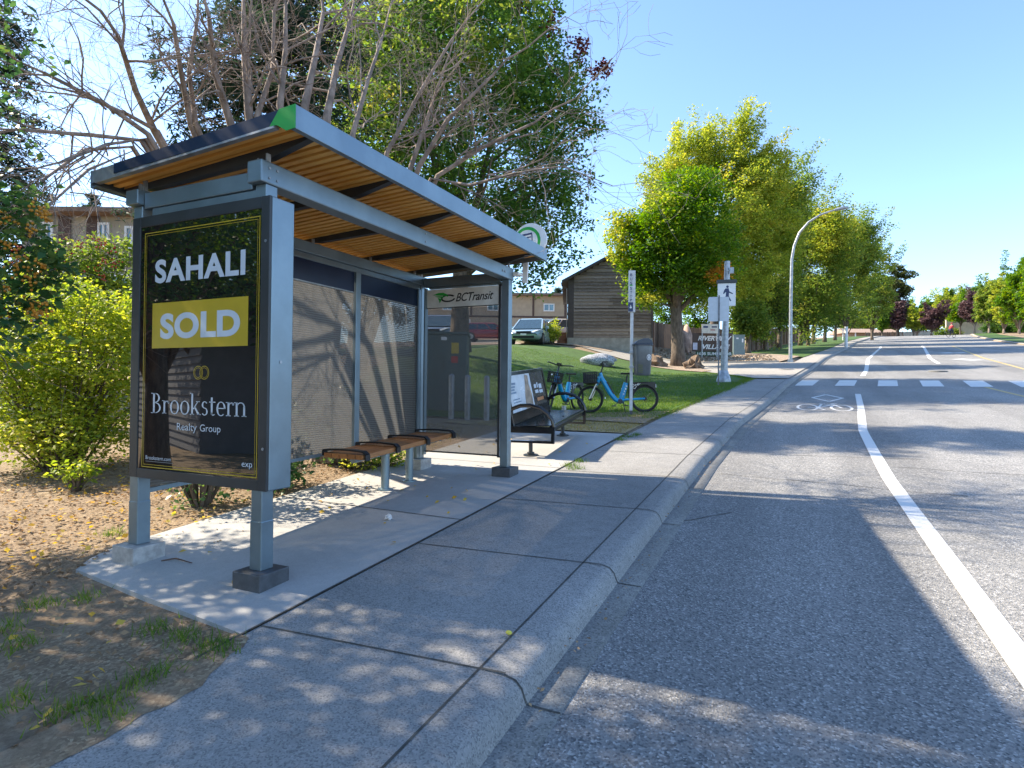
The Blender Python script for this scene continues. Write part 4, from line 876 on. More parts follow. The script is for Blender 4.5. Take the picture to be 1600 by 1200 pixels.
# ------------------------------------------------------------------ vehicles
def car(name, label, loc, rz, paint, L=4.9, W=1.85, H=1.7, kind='van'):
    t = thing(name, label, 'car', loc, rz); hw = W/2
    bm_ = flat('car_paint', paint, .22, .35, .05, 3, spec=.6, coat=.7); gl = flat('car_glass', (.03, .06, .08), .08, .0, .1, spec=.9)
    x0, x1 = -L/2, L/2; roof0, roof1 = (x0+.35, x1-2.0) if kind == 'van' else (x0+.7, x1-1.9); base = .92 if kind == 'van' else .88
    st = [(x0, .70, .45, .80), (x0+.12, .92, .30, base+.02), (x0+.9, 1, .24, base+.03), (0, 1, .22, base), (x1-1.3, 1, .23, base-.01), (x1-.5, .96, .26, base-.12), (x1-.12, .86, .32, base-.26), (x1, .68, .42, .58)]
    b = MB(); n = 10
    for (x, kw, z0, z1) in st:
        w_ = hw*kw; sec = [(-w_*.88, z0), (-w_, z0+.14), (-w_, (z0+z1)/2), (-w_*.97, z1-.08), (-w_*.86, z1), (w_*.86, z1), (w_*.97, z1-.08), (w_, (z0+z1)/2), (w_, z0+.14), (w_*.88, z0)]
        b.v += [(x, y, z) for y, z in sec]
    for i in range(len(st)-1):
        for k in range(n): b.f.append((i*n+k, (i+1)*n+k, (i+1)*n+(k+1) % n, i*n+(k+1) % n))
    b.f.append(tuple(range(n))); b.f.append(tuple((len(st)-1)*n+k for k in reversed(range(n)))); body = part('body', b, bm_, t, smooth='all')
    f0 = x0+.08 if kind == 'van' else x0+.25; f1 = x1-.95
    b = MB(); zt = H; bw, tw = hw*.90, hw*.70
    b.hexa([(f0, -bw, base-.02), (f1, -bw, base-.02), (f1, bw, base-.02), (f0, bw, base-.02)], [(roof0, -tw, zt-.04), (roof1, -tw, zt-.04), (roof1, tw, zt-.04), (roof0, tw, zt-.04)]); cb = part('windows', b, gl, t, bevel=.05)
    b = MB(); b.hexa([(roof0-.06, -tw-.03, zt-.06), (roof1+.08, -tw-.03, zt-.08), (roof1+.08, tw+.03, zt-.08), (roof0-.06, tw+.03, zt-.06)], [(roof0, -tw+.08, zt), (roof1-.05, -tw+.08, zt), (roof1-.05, tw-.08, zt), (roof0, tw-.08, zt)])
    for s in (-1, 1):
        b.bar((f1+.02, bw*s, base-.04), (roof1+.02, (tw+.01)*s, zt-.06), .09, .07); b.bar((f0, bw*s, base-.04), (roof0, (tw+.01)*s, zt-.06), .14, .10)
        for fx in (.33, .66): xa = f0+(f1-f0)*fx; xb = roof0+(roof1-roof0)*fx; b.bar((xa, (bw+.006)*s, base-.04), (xb, (tw+.01)*s, zt-.06), .04, .08)
    part('roof', b, bm_, t, bevel=.02)
    for (x, y) in ((x0+.85, -1), (x0+.85, 1), (x1-.9, -1), (x1-.9, 1)):
        b = MB(); b.cyl((x, y*(hw-.20), .33), (x, y*(hw+.005), .33), .33, n=24); wv = part('wheel', b, M['rubber'], t, smooth=True)
        b = MB(); b.cyl((x, y*(hw-.05), .33), (x, y*(hw+.012), .33), .21, n=20); part('rim', b, M['chrome'], wv, smooth=True)
    for s in (-1, 1):
        b = MB(); b.hexa([(x1-.30, .60*s*hw/.92, .62), (x1+.0, .52*s*hw/.92, .60), (x1-.02, .36*s*hw/.92, .60), (x1-.3, .5*s*hw/.92, .62)], [(x1-.42, .86*s*hw/.92, .78), (x1-.14, .80*s*hw/.92, .74), (x1-.10, .5*s*hw/.92, .70), (x1-.42, .6*s*hw/.92, .78)]); part('headlight', b, M['letter'], t)
        b = MB(); b.box(x0-.01, x0+.10, .62*s-.1, .62*s+.1, .85, 1.1); part('tail_light', b, flat('tail_red', (.3, .01, .01), .3), t)
        b = MB(); b.box(x1-1.65, x1-1.45, s*(hw+.02), s*(hw+.02)+s*.16, base+.02, base+.18); part('mirror', b, bm_, t, bevel=.02)
    b = MB(); b.box(x1-.06, x1+.012, -.42, .42, .56, .68); b.box(x1-.10, x1+.006, -.6, .6, .30, .42); part('grille', b, M['black'], t)
    b = MB(); b.box(x1+.012, x1+.02, -.17, .17, .45, .55); part('number_plate', b, M['white'], t)
    return t
p = PD(817, 33.2); hd_ = R_(-79); car('minivan', 'teal minivan parked facing the shelter beside the weathered siding house', (p.x-math.cos(hd_)*2.5, p.y-math.sin(hd_)*2.5, p.z+.12), hd_, (.34, .47, .52), 5.0, 1.9, 1.62)
p = PD(868, 44); car('parked_car', 'white hatchback parked behind the teal minivan', (p.x, p.y, p.z+.15), R_(215), (.72, .72, .72), 4.4, 1.8, 1.5, 'hatch')
p = PD(765, 47); car('parked_car', 'red car seen through the side screen of the shelter', (p.x, p.y, p.z+.15), R_(20), (.30, .03, .035), 4.5, 1.8, 1.42, 'hatch')
p = PD(688, 31); car('parked_car', 'dark silver car behind the utility kiosk, seen through the side screen', (p.x, p.y, p.z+.1), R_(-70), (.18, .22, .28), 4.8, 1.9, 1.6, 'van')
# ------------------------------------------------------------------ houses
def lap_wall(b, x0, x1, z0, z1, y, top=None, bh=.2):
    """overlapping boards on a wall facing -y; top(x) limits the height (gable)"""
    z = z0; 
    while z < z1-.01:
        zt = min(z+bh, z1); a, c = x0, x1
        if top:
            xs = [x for x in np.linspace(x0, x1, 101) if top(x) > z+bh*.5]
            if not xs: break
            a, c = xs[0], xs[-1]
        seg = a; 
        while seg < c-.01:
            e = min(c, seg+random.uniform(1.6, 4)); b.hexa([(seg, y-.07, z), (e-.006, y-.07, z), (e-.006, y, z), (seg, y, z)], [(seg, y-.012, zt+.008), (e-.006, y-.012, zt+.008), (e-.006, y, zt+.008), (seg, y, zt+.008)]); seg = e
        z += bh
dpt = 36.5; p = PD(886, dpt); w0 = (1016-886)/F_PX*dpt; z0 = p.z
t = thing('siding_house', 'weathered brown board-sided house gable with a concrete foundation', 'house', p, YAW-R_(5.5))
ze, zr_ = ZP(437, dpt)-z0, ZP(402, dpt)-z0; zf = ZP(527, dpt)-z0
gt = lambda x: ze+(zr_-ze)*(1-abs(x-w0/2)/(w0/2))
b = MB(); b.box(-.02, w0+.02, -.05, 9, -1.5, zf); part('foundation', b, flat('render_foundation', (.30, .29, .26), .9, 0, .15, 3, .4, 30), t)
b = MB(); b.add([(0, .0, zf), (w0, .0, zf), (w0, 0, ze), (w0/2, 0, zr_), (0, 0, ze), (0, 9, zf), (w0, 9, zf), (w0, 9, ze), (w0/2, 9, zr_), (0, 9, ze)], [(0, 1, 2, 3, 4), (9, 8, 7, 6, 5), (0, 5, 6, 1), (1, 6, 7, 2), (4, 9, 5, 0)]); part('wall', b, flat('house_core', (.06, .045, .035), .9), t)
mws = plank('weathered_boards', (.10, .078, .064), (.30, .24, .195), (1.6, 3, 9), .85, .5)
b = MB(); lap_wall(b, .36, w0, zf, zr_, -.002, gt); part('siding', b, mws, t)
mcb = flat('corner_trim_and_shade', (.075, .06, .055), .8); b = MB(); b.box(0, .355, -.03, -.003, zf, ze); b.box(.0, .06, -.05, -.031, zf, ze+.02); part('corner_trim_and_shade', b, mcb, t); b = MB(); b.box(w0-.06, w0+.05, -.10, -.075, zf, ze); part('corner_trim_and_shade', b, mcb, t)  # wide left strip: cast shadow put into the colour; narrow strips are trim
b = MB()
for s in (0, 1):
    xa = -.38 if s == 0 else w0+.38; za = ze-(zr_-ze)/(w0/2)*.38; b.hexa([(xa, -.35, za), (w0/2, -.35, zr_), (w0/2, 9.3, zr_), (xa, 9.3, za)], [(xa, -.35, za+.16), (w0/2, -.35, zr_+.16), (w0/2, 9.3, zr_+.16), (xa, 9.3, za+.16)])
part('roof', b, flat('roof_edge', (.05, .045, .042), .8), t)
b = MB(); b.tube([(-.40, -.28, ze-.18), (-.38, -.2, ze-.36), (-.06, -.1, ze-.52), (-.04, -.08, zf)], .035, 6); part('downpipe', b, M['steel_dark'], t)
b = MB(); b.box(w0/2-.09, w0/2+.09, -.06, -.03, zr_-.62, zr_-.2); part('gable_vent', b, mws, t)
b = MB(); b.box(.4, w0, -.055, -.03, (zf+ze)/2-.02, (zf+ze)/2+.06); part('belt_board', b, flat('belt_board', (.06, .045, .04), .8), t)
def windowed(t, x, z, w_, h_, y, frame, pane, nm=1):
    b = MB()
    for (a, c, d, e) in ((x, x+w_, z, z+.09), (x, x+w_, z+h_-.09, z+h_), (x, x+.09, z+.09, z+h_-.09), (x+w_-.09, x+w_, z+.09, z+h_-.09), (x+w_/2-.04, x+w_/2+.04, z+.09, z+h_-.09)): b.box(a, c, y-.07, y+.02, d, e)
    f = part('window', b, frame, t); b = MB(); b.box(x+.06, x+w_-.06, y-.03, y-.01, z+.06, z+h_-.06); part('pane', b, pane, f)
mgl = flat('window_glass', (.10, .20, .26), .1, 0, .3, 2, spec=.9); mcream = flat('tan_stucco', (.40, .31, .22), .9, 0, .08, 2, .3, 30); mbr = flat('brown_trim', (.085, .05, .04), .8)
def flats(name, label, u0, u1, dep, v_eave, v_mid, wins, col, roofcol):
    p = PD(u0, dep); t = thing(name, label, 'house', p, YAW); W_ = (u1-u0)/F_PX*dep; ze = ZP(v_eave, dep)-p.z; zm = ZP(v_mid, dep)-p.z
    b = MB(); b.box(0, W_, 0, 9, -2, ze); part('wall', b, col, t)
    b = MB(); b.hexa([(-.6, -.7, ze), (W_+.6, -.7, ze), (W_+.6, 9.7, ze), (-.6, 9.7, ze)], [(-.6, -.7, ze+.18), (W_+.6, -.7, ze+.18), (W_+.6, 9.7, ze+.18), (-.6, 9.7, ze+.18)]); b.hexa([(-.6, -.7, ze+.181), (W_+.6, -.7, ze+.181), (W_+.6, 9.7, ze+.181), (-.6, 9.7, ze+.181)], [(-.6, 4.4, ze+.75), (W_+.6, 4.4, ze+.75), (W_+.6, 4.6, ze+.75), (-.6, 4.6, ze+.75)]); part('roof', b, roofcol, t)
    b = MB(); b.box(0, W_, -.04, -.003, zm-.08, zm+.08); part('floor_trim', b, mbr, t)
    for (ua, ub, va, vb) in wins:
        windowed(t, (ua-u0)/F_PX*dep, ZP(vb, dep)-p.z, (ub-ua)/F_PX*dep, (vb-va)*dep/F_PX, -.005, M['white'], mgl)
    return t, W_, ze, zm
t, W_, ze, zm = flats('tan_townhouse', 'tan two-storey townhouse with white windows behind the parked cars', 655, 884, 58, 462, 495, [(848, 865, 474, 486), (848, 866, 498, 508), (690, 706, 474, 486), (760, 778, 474, 486), (820, 832, 500, 512), (720, 734, 500, 512)], mcream, flat('shingles', (.20, .15, .12), .9, 0, .2, 8))
for u in (832, 882, 735): x = (u-655)/F_PX*58; b = MB(); b.box(x-.09, x+.09, -.05, -.041, zm+.09, ze); part('trim_board', b, mbr, t)
b = MB(); x = (840-655)/F_PX*58; zz = ZP(512, 58)-float(g(*PD(655, 58).xy)); b.box(x, x+2.1, -.9, -.85, zz-.2, zz+.25); b.box(x, x+2.1, -.9, -.01, zz-.25, zz-.2); part('balcony', b, flat('red_rail', (.22, .07, .05), .8), t)
t, W_, ze, zm = flats('tan_apartment_block', 'tan stucco apartment block with a low brown roof behind the berry trees on the left', 30, 420, 24, 345, 420, [(192, 215, 360, 396), (150, 168, 355, 392), (60, 80, 355, 392), (168, 205, 436, 470), (300, 330, 360, 396)], flat('stucco_tan', (.36, .32, .25), .9, 0, .08, 2), flat('brown_shingles', (.20, .13, .09), .9, 0, .25, 8))
for u in (98, 142): x = (u-30)/F_PX*24; b = MB(); b.box(x-.25, x+.25, -.06, -.041, -1, ze); part('dark_panel', b, mbr, t)
# grey sided house behind the camera, mirrored in the poster glass
t = thing('grey_house', 'grey lap-sided house mirrored in the lower half of the poster glass', 'house', (-22.5, -9.5, float(g(-20, -9))), R_(205))
mgs = flat('grey_siding', (.16, .16, .17), .8, 0, .08, 3)
b = MB(); b.box(-9, 9, 0, 8, -1, 4.2); part('wall', b, mgs, t)
b = MB(); lap_wall(b, -9, 9, 0, 4.2, -.002, None, .22); part('siding', b, mgs, t)
b = MB(); b.hexa([(-9.5, -.6, 4.2), (9.5, -.6, 4.2), (9.5, 8.6, 4.2), (-9.5, 8.6, 4.2)], [(-9.5, 3.9, 6.2), (9.5, 3.9, 6.2), (9.5, 4.1, 6.2), (-9.5, 4.1, 6.2)]); part('roof', b, flat('grey_roof', (.05, .05, .055), .9), t)
# small distant building, pale wall, hedges on the right
p = PD(1362, 128); t = thing('bungalow', 'low pale bungalow with a brown roof at the far end of the road', 'house', (p.x, p.y, p.z), YAW)
b = MB(); b.box(-5, 5, 0, 6, -2, 1.9); part('wall', b, flat('pale_wall', (.42, .30, .22), .9), t)
b = MB(); b.hexa([(-6, -1, 1.9), (6, -1, 1.9), (6, 7, 1.9), (-6, 7, 1.9)], [(-6, 2.9, 3.1), (6, 2.9, 3.1), (6, 3.1, 3.1), (-6, 3.1, 3.1)]); part('roof', b, flat('far_roof', (.34, .25, .2), .9), t)
for x in (-4, -1.5, 1, 3.5): b = MB(); b.box(x-.1, x+.1, -.9, -.7, -1, 1.9); part('porch_post', b, M['white'], t)
t = thing('boundary_wall', 'long pale beige wall behind the street trees on the right', 'wall', PD(1478, 112), YAW)
b = MB(); b.box(0, 9.5, 0, .25, -1, 3.1); part('wall', b, flat('beige_wall', (.60, .50, .42), .9, 0, .1, 1), t); b = MB(); b.box(-.03, 9.53, -.05, .3, 3.1, 3.2); part('coping', b, flat('coping', (.45, .37, .31), .9), t)
fence([tuple(PD(1352, 122).xy), tuple(PD(1410, 120).xy), tuple(PD(1465, 116).xy)], 1.5, 'low dark fence below the small plum trees at the far bend', 'dark_fence')
# retaining planks beside the house
t = thing('plank_planter', 'low reddish plank planter box against the left corner of the siding house', 'planter', PD(872, 37), YAW); b = MB()
for i in range(4): b.box(-.05, .62, -.04, .0, .18*i, .18*i+.16)
part('planks', b, flat('red_planks', (.22, .10, .06), .85, 0, .2, 5), t); b = MB(); b.box(-.05, .62, .005, .5, -.1, .66); part('soil', b, M['dirt'], t)
# bits on the pavement
for i, (u, v, col, nm, lab) in enumerate(((607, 814, (.7, .68, .68), 'crumpled_paper', 'crumpled white paper scrap on the slab in front of the bench'), (795, 997, (.62, .55, .08), 'fallen_fruit', 'small yellow fruit on the joint between pavement and kerb'), (470, 713, (.7, .7, .72), 'crumpled_paper', 'white scrap among the dead leaves under the rear screen'))):
    p = U(u, v); b = MB(); r_ = .028 if i != 1 else .013; b.rock((0, 0, r_*.8), r_*1.3, r_, r_*.8, 40+i, 6 if i != 1 else 8, .7 if i != 1 else .05); o = part(nm, b, flat('scrap', col, .7), None); o.location = p+Vector((0, 0, .008)); tag(o, lab, 'litter' if i != 1 else 'fruit')
b = MB(); b.tube([U(207, 860)*1 if False else U(252, 880)+Vector((0, 0, .012)), U(275, 878)+Vector((0, 0, .02)), U(300, 884)+Vector((0, 0, .014))], [.004, .006, .003], 5); o = part('fallen_twig', b, flat('twig', (.12, .07, .05), .9), None); tag(o, 'thin brown twig lying on the slab by the near footing', 'twig')
# ------------------------------------------------------------------ trees and plants
GRN = [(.022, .055, .008), (.042, .095, .012), (.075, .15, .018), (.12, .19, .02)]
YEL = [(.09, .15, .022), (.18, .245, .035), (.31, .34, .05), (.46, .40, .07)]
M['leaf_maple'] = leafmat('maple_leaves', [(.03, .07, .018), (.05, .115, .024), (.085, .165, .03), (.20, .25, .04)])
M['leaf_tree2'] = leafmat('green_maple_leaves', [(.03, .08, .010), (.06, .14, .014), (.11, .20, .016), (.26, .29, .02)])
M['leaf_yellow'] = leafmat('yellowing_leaves', YEL)
M['leaf_mix'] = leafmat('mixed_leaves', [(.055, .11, .022), (.10, .17, .03), (.18, .235, .04), (.34, .31, .06)])
M['leaf_shrub'] = leafmat('shrub_leaves', [(.08, .15, .02), (.19, .27, .035), (.36, .40, .055), (.52, .47, .11)])
M['leaf_crab'] = leafmat('crabapple_leaves', [(.025, .075, .028), (.05, .13, .045), (.09, .17, .045), (.20, .25, .05)], .3, .35)
M['leaf_red'] = leafmat('reddish_leaves', [(.06, .02, .02), (.12, .035, .02), (.2, .06, .03)])
M['leaf_orange'] = leafmat('orange_leaves', [(.25, .10, .02), (.42, .2, .03), (.5, .32, .05)])
M['leaf_plum'] = leafmat('plum_leaves', [(.055, .03, .035), (.10, .055, .06), (.15, .10, .09)], .25)
M['needle'] = leafmat('spruce_needles', [(.018, .045, .028), (.032, .065, .035), (.06, .09, .05)], .25)
M['needle2'] = leafmat('cedar_needles', [(.04, .065, .02), (.08, .10, .03), (.14, .13, .05)], .3)
M['bark'] = flat('bark', (.11, .085, .065), .95, 0, .45, 14, 1, 30, stretch=(1, 1, .25), lo=.35, hi=.65)
M['bark_pale'] = flat('pale_bark', (.26, .20, .165), .85, 0, .35, 9, .6, 40, stretch=(1, 1, .4))
M['bark_dark'] = flat('dark_bark', (.05, .036, .028), .95, 0, .4, 10, .8, 30)
def leafset(c, spread, per, size, flatn=.6, droop=0, r=None, asp=.62, tilt=.8):
    """c: (n,3) clump centres -> (n*per*4,3) pointed leaf faces"""
    r = r or rng; n = len(c); p = np.repeat(c, per, 0)+r.normal(0, 1, (n*per, 3))*np.array([spread, spread, spread*flatn])
    k = len(p); nz = r.normal(0, tilt, (k, 3)); nz[:, 2] = np.abs(nz[:, 2])+.55; nz /= np.linalg.norm(nz, axis=1)[:, None]
    a = r.normal(0, 1, (k, 3)); a[:, 2] -= droop; a -= nz*(a*nz).sum(1)[:, None]; a /= np.linalg.norm(a, axis=1)[:, None]; b = np.cross(nz, a)
    s = (size*r.uniform(.65, 1.25, k))[:, None]; w_ = s*asp*.5
    V = np.stack([p-a*s*.5, p+b*w_-a*s*.05+nz*s*.08, p+a*s*.5, p-b*w_-a*s*.05+nz*s*.08], 1)
    return V.reshape(-1, 3)
def blob_pts(blobs, n, r, shell=.45):
    vol = np.array([b[3]*b[4]*b[5] for b in blobs])**.75; ids = r.choice(len(blobs), n, p=vol/vol.sum()); B = np.array(blobs)[ids]
    d = r.normal(0, 1, (n, 3)); d /= np.linalg.norm(d, axis=1)[:, None]
    L = r.normal(0, 1, (9, 3)); L /= np.linalg.norm(L, axis=1)[:, None]; k = 1+.22*np.maximum(0, d@L.T-.6).sum(1)*1.6-.10
    rad = (shell+(1-shell)*r.uniform(0, 1, n)**.6)*k
    return B[:, :3]+d*rad[:, None]*B[:, 3:]
def limbs(b, base, targets, r0, r):
    for tg in targets:
        tg = np.array(tg); s = np.array(base)+np.array([0, 0, r.uniform(-.5, .2)]); m1 = s+(tg-s)*.4+np.array([0, 0, .12*np.linalg.norm(tg-s)])+r.normal(0, .12, 3)*np.linalg.norm(tg-s)*.4
        b.tube([s, m1, s+(tg-s)*.72+r.normal(0, .1, 3), tg], [r0, r0*.55, r0*.3, r0*.08], 6)
def tree(name, label, loc, blobs, trunk, r0, mat, nc, per, spread, size, group=None, bark='bark', seed=1, extra=None, nlimb=14, cat='tree', shell=.45, lean=(0, 0), flatn=.6, shoots=0):
    r = np.random.default_rng(seed); t = thing(name, label, cat, loc, 0, group)
    pts = blob_pts(blobs, nc, r, shell); b = MB(); cz = trunk; c0 = np.array(blobs[0][:3])
    if shoots:
        hi = pts[np.argsort(-(pts-c0)@np.array([.25, 0, 1.])-np.linalg.norm(pts-c0, axis=1)*.6)[:shoots*5]][r.choice(shoots*5, shoots, replace=False)]; ex_ = []
        for q in hi:
            d = (q-c0)/np.linalg.norm(q-c0)*.8+np.array([.35*_cy, .35*_sy, .75])+r.normal(0, .18, 3); L = r.uniform(.5, 1.7)*spread/.24
            for k in range(6): ex_.append(q+d*L*k/5)
        pts = np.vstack([pts, ex_])
    b.tube([(0, 0, -.2), (lean[0]*.15, lean[1]*.15, trunk*.25), (lean[0]*.6, lean[1]*.6, trunk*.6), (lean[0], lean[1], trunk), (lean[0]*1.1, lean[1]*1.1, trunk+max(.5, (blobs[0][2]-trunk)*.8))], [r0*1.35, r0, r0*.88, r0*.8, r0*.3], 12)
    limbs(b, (lean[0], lean[1], trunk), pts[r.choice(nc, nlimb, replace=False)], r0*.42, r); part('trunk', b, M[bark], t, smooth='all')
    npmesh('crown', leafset(pts, spread, per, size, flatn, r=r), 4, M[mat], t)
    if extra:
        for (m_, bl, n2, p2, sp2, sz2) in extra: npmesh('crown', leafset(blob_pts(bl, n2, r, .3), sp2, p2, sz2, r=r), 4, M[m_], t)
    return t
# big maple behind the shelter
bm_loc = Vector((-11.8, 20.2, float(g(-11.8, 20.2))+.35))
RR = np.array([RT0.x, RT0.y, 0]); 
def rel(a, z, f=0): return (RT0.x*a-RT0.y*f*0, RT0.y*a+f, z)
def bl(a, f, z, r1, r2=None, r3=None): return (RT0.x*a-_sy*f, RT0.y*a+_cy*f, z, r1, r2 or r1, r3 or r1)
tree('maple_tree', 'huge dense green maple rising behind the far end of the shelter roof', bm_loc,
     [bl(0, 0, 8.0, 5.0, 5.0, 4.6), bl(.4, 0, 11.6, 4.2, 4.2, 3.4), bl(3.4, 0, 5.6, 1.9, 1.8, 1.6), bl(-2.5, -1, 6.5, 3.2), bl(3.6, .5, 9.4, 1.9, 2, 1.8), bl(2.2, -1, 4.1, 1.5, 1.5, .9), bl(-2.6, 0, 12.6, 2.6), bl(-.3, 0, 14.6, 1.9), bl(3.6, -.6, 3.4, 1.3, 1.2, .7), bl(2.6, -.8, 2.7, 1.2, 1.0, .8)],
     3.0, .36, 'leaf_maple', 2600, 34, .24, .17, seed=3, nlimb=30, extra=[('leaf_mix', [bl(-3.2, -3.4, 8.5, 2.6, 2.2, 3.6), bl(1.2, -3.8, 10.2, 2.0, 1.6, 2.2)], 260, 30, .24, .17),
     ('leaf_red', [bl(4.4, -.6, 11.3, .42, .42, .5), bl(3.3, -.5, 12.3, .4, .4, .6), bl(5.3, -.4, 10.7, .4, .4, .35), bl(1.9, -1, 12.9, .7, .6, .5)], 55, 26, .14, .15)])
for i, (u, dep, vt, vb, hw, lab) in enumerate(((1085, 49, 415, 530, 28, 'round green bush tree over the fence behind the estate sign'), (1040, 53, 440, 530, 24, 'green bush tree over the fence left of the standing stone'))):
    p = PD(u, dep); w_ = hw/F_PX*dep; zt, zb2 = ZP(vt, dep)-p.z, ZP(vb, dep)-p.z
    tree('fence_tree', lab, p, [bl(0, 0, (zt+zb2)/2, w_, w_, (zt-zb2)/2), bl(.5, 0, zb2+.8, w_*.8, w_, .9)], 1.0, .12, 'leaf_tree2', 300, 26, .22, .2, 'bush trees behind the fence', seed=60+i, nlimb=8)
# leaning maple on the gravel island
ml = U(1060, 573)
tree('maple_tree', 'round-topped green maple with a thick leaning trunk on the gravel island', ml,
     [bl(.1, 0, 6.7, 2.35, 2.3, 2.6), bl(-1.1, 0, 6.0, 2.0, 2.0, 2.3), bl(1.1, 0, 5.6, 1.6, 1.8, 2.0), bl(.5, 0, 8.9, 1.6, 1.6, 1.3), bl(-.2, 0, 4.6, 2.4, 2.2, 1.3), bl(-2.6, .3, 6.2, .9, .9, 1.7), bl(-1.6, 0, 3.7, 1.0, 1, .8)],
     3.0, .34, 'leaf_tree2', 1350, 34, .22, .17, seed=5, nlimb=22, lean=(-.15, 0), shell=.5, extra=[('leaf_yellow', [bl(-2.9, .2, 6.6, .9, .9, 1.6), bl(-1.6, -.6, 3.3, .8, .7, .5), bl(-1.2, -1.2, 7.8, .8, .7, 1), bl(1.6, -.5, 3.1, .8, .7, .5)], 130, 26, .2, .16), ('leaf_orange', [bl(1.5, -1.6, 4.4, .55, .5, .5)], 24, 26, .15, .15)])
def ptree(name, label, u, dep, vt, vb, hw, mat, nc, per, size, seed, group, bark='bark', conif=False, r0=.18, extra=None, wide=1., irregular=3, shoots=10):
    p = PD(u, dep); zt = ZP(vt, dep)-p.z; zb2 = ZP(vb, dep)-p.z; w_ = hw/F_PX*dep; r = np.random.default_rng(seed); h = (zt-zb2)/2; zc = (zt+zb2)/2
    bls = [bl(0, 0, zc, w_*.80, w_*.8, h*.86)]
    for k in range(irregular):
        a = r.uniform(-1, 1); bls.append(bl(a*w_*.55, r.uniform(-.5, .3)*w_, zc+r.uniform(-.55, .6)*h*(1-abs(a)*.3), w_*r.uniform(.38, .5), w_*.45, h*r.uniform(.25, .36)))
    ex = [(extra, [bl(r.uniform(-.5, .5)*w_, -.6*w_, zc+.35*h, w_*.45, w_*.4, h*.4)], nc//5, per, spread_(w_), size)] if extra else None
    return tree(name, label, p, bls, max(.8, zb2*.9), r0, mat, nc, per, spread_(w_), size, group, bark, seed, ex, nlimb=12, shoots=shoots, shell=.35)
def spread_(w_): return max(.16, min(.34, w_*.085))
RG = 'trees along the fence beside the road'
p = PD(1115, 45); zq = lambda v: ZP(v, 45)-p.z
tree('maple_tree', 'tallest yellow-green tree rising behind the leaning maple', p, [bl(0, 0, zq(345), 4.7, 4.4, 4.4), bl(-3.4, 0, zq(280), 2.3, 2.2, 2.3), bl(3.4, 0, zq(285), 2.4, 2.2, 2.2), bl(.6, 0, zq(238), 2.6, 2.4, 1.9), bl(-1.6, 0, zq(255), 2.2, 2, 1.7), bl(4.6, .3, zq(375), 2.3, 2.2, 2.4), bl(-4.4, .3, zq(350), 1.6, 1.6, 2.4), bl(2.6, -.5, zq(430), 2.4, 2.2, 2.2)], 7, .3, 'leaf_yellow', 2300, 38, .24, .19, RG, seed=11, nlimb=26, shoots=44, shell=.35)
tree_a = ptree('maple_tree', 'broad yellow-green tree with sparse shoots between the tallest tree and the street lamp', 1195, 50, 250, 540, 72, 'leaf_mix', 1700, 38, .2, 12, RG, extra='leaf_yellow', irregular=8, shoots=34)
ptree('maple_tree', 'yellow-tipped tree directly behind the curve of the street lamp', 1262, 58, 296, 530, 64, 'leaf_mix', 1500, 36, .21, 13, RG, extra='leaf_yellow', irregular=8, shoots=34)
ptree('maple_tree', 'orange-tipped tree just right of the lamp head', 1322, 68, 318, 525, 52, 'leaf_mix', 1150, 34, .23, 14, RG, extra='leaf_yellow', irregular=8, shoots=34)
ptree('maple_tree', 'last tree at the right end of the fence row, above the white posts', 1362, 78, 365, 520, 32, 'leaf_mix', 620, 30, .24, 15, RG, irregular=5)
def conifer(name, label, p, h, w_, z0, mat, levels, per, size, seed, group=None, r0=.2, bark='bark_dark', droop=.5):
    r = np.random.default_rng(seed); t = thing(name, label, 'conifer', p, 0, group); b = MB(); b.tube([(0, 0, -.2), (.03, 0, h*.5), (0, 0, h)], [r0*1.2, r0*.7, .03], 10); cs = []
    for i in range(levels):
        q = i/levels; z = z0+(h-z0)*q; rad = w_*(1-q)**.75*r.uniform(.75, 1.1)+.15; nb = max(4, int(9*(1-q*.5)))
        for k in range(nb):
            a = r.uniform(0, 6.283); e = rad*r.uniform(.75, 1.1); b.tube([(0, 0, z), (math.cos(a)*e*.6, math.sin(a)*e*.6, z-e*.04), (math.cos(a)*e, math.sin(a)*e, z-e*.22*droop*2)], [.035*(1-q)+.012, .02, .006], 4)
            for s in np.linspace(.25, 1, max(3, int(e/.28))): cs.append((math.cos(a)*e*s+r.normal(0, .08), math.sin(a)*e*s+r.normal(0, .08), z-e*s*s*.22*droop*2-.08))
    part('trunk', b, M[bark], t, smooth='all'); npmesh('crown', leafset(np.array(cs), .12, per*2, size*.75, .7, droop=1.6, r=r, asp=.20, tilt=.5), 4, M[mat], t); return t
conifer('spruce_tree', 'tall dark spruce standing behind the bare tree stems above the shelter', Vector(ground_at(-11.2, 10.4)), 17, 2.9, 2.5, 'needle', 46, 16, .30, 31, r0=.28, bark='bark')
conifer('spruce_tree', 'dark blue-green conifer at the far left edge', PD(-40, 16), 15, 2.2, 1.5, 'needle', 40, 16, .30, 32, r0=.25)
conifer('spruce_tree', 'small blue spruce between the townhouse roof and siding house', PD(871, 62), ZP(447, 62)-PD(871, 62).z, 1.5, 1, 'needle', 22, 10, .4, 33)
conifer('spruce_tree', 'small dark spruce peeking over the apartment block roof', PD(138, 40), ZP(303, 40)-PD(138, 40).z, 2.0, 2, 'needle', 26, 10, .4, 34)
CG = 'cedars leaning over the fence'
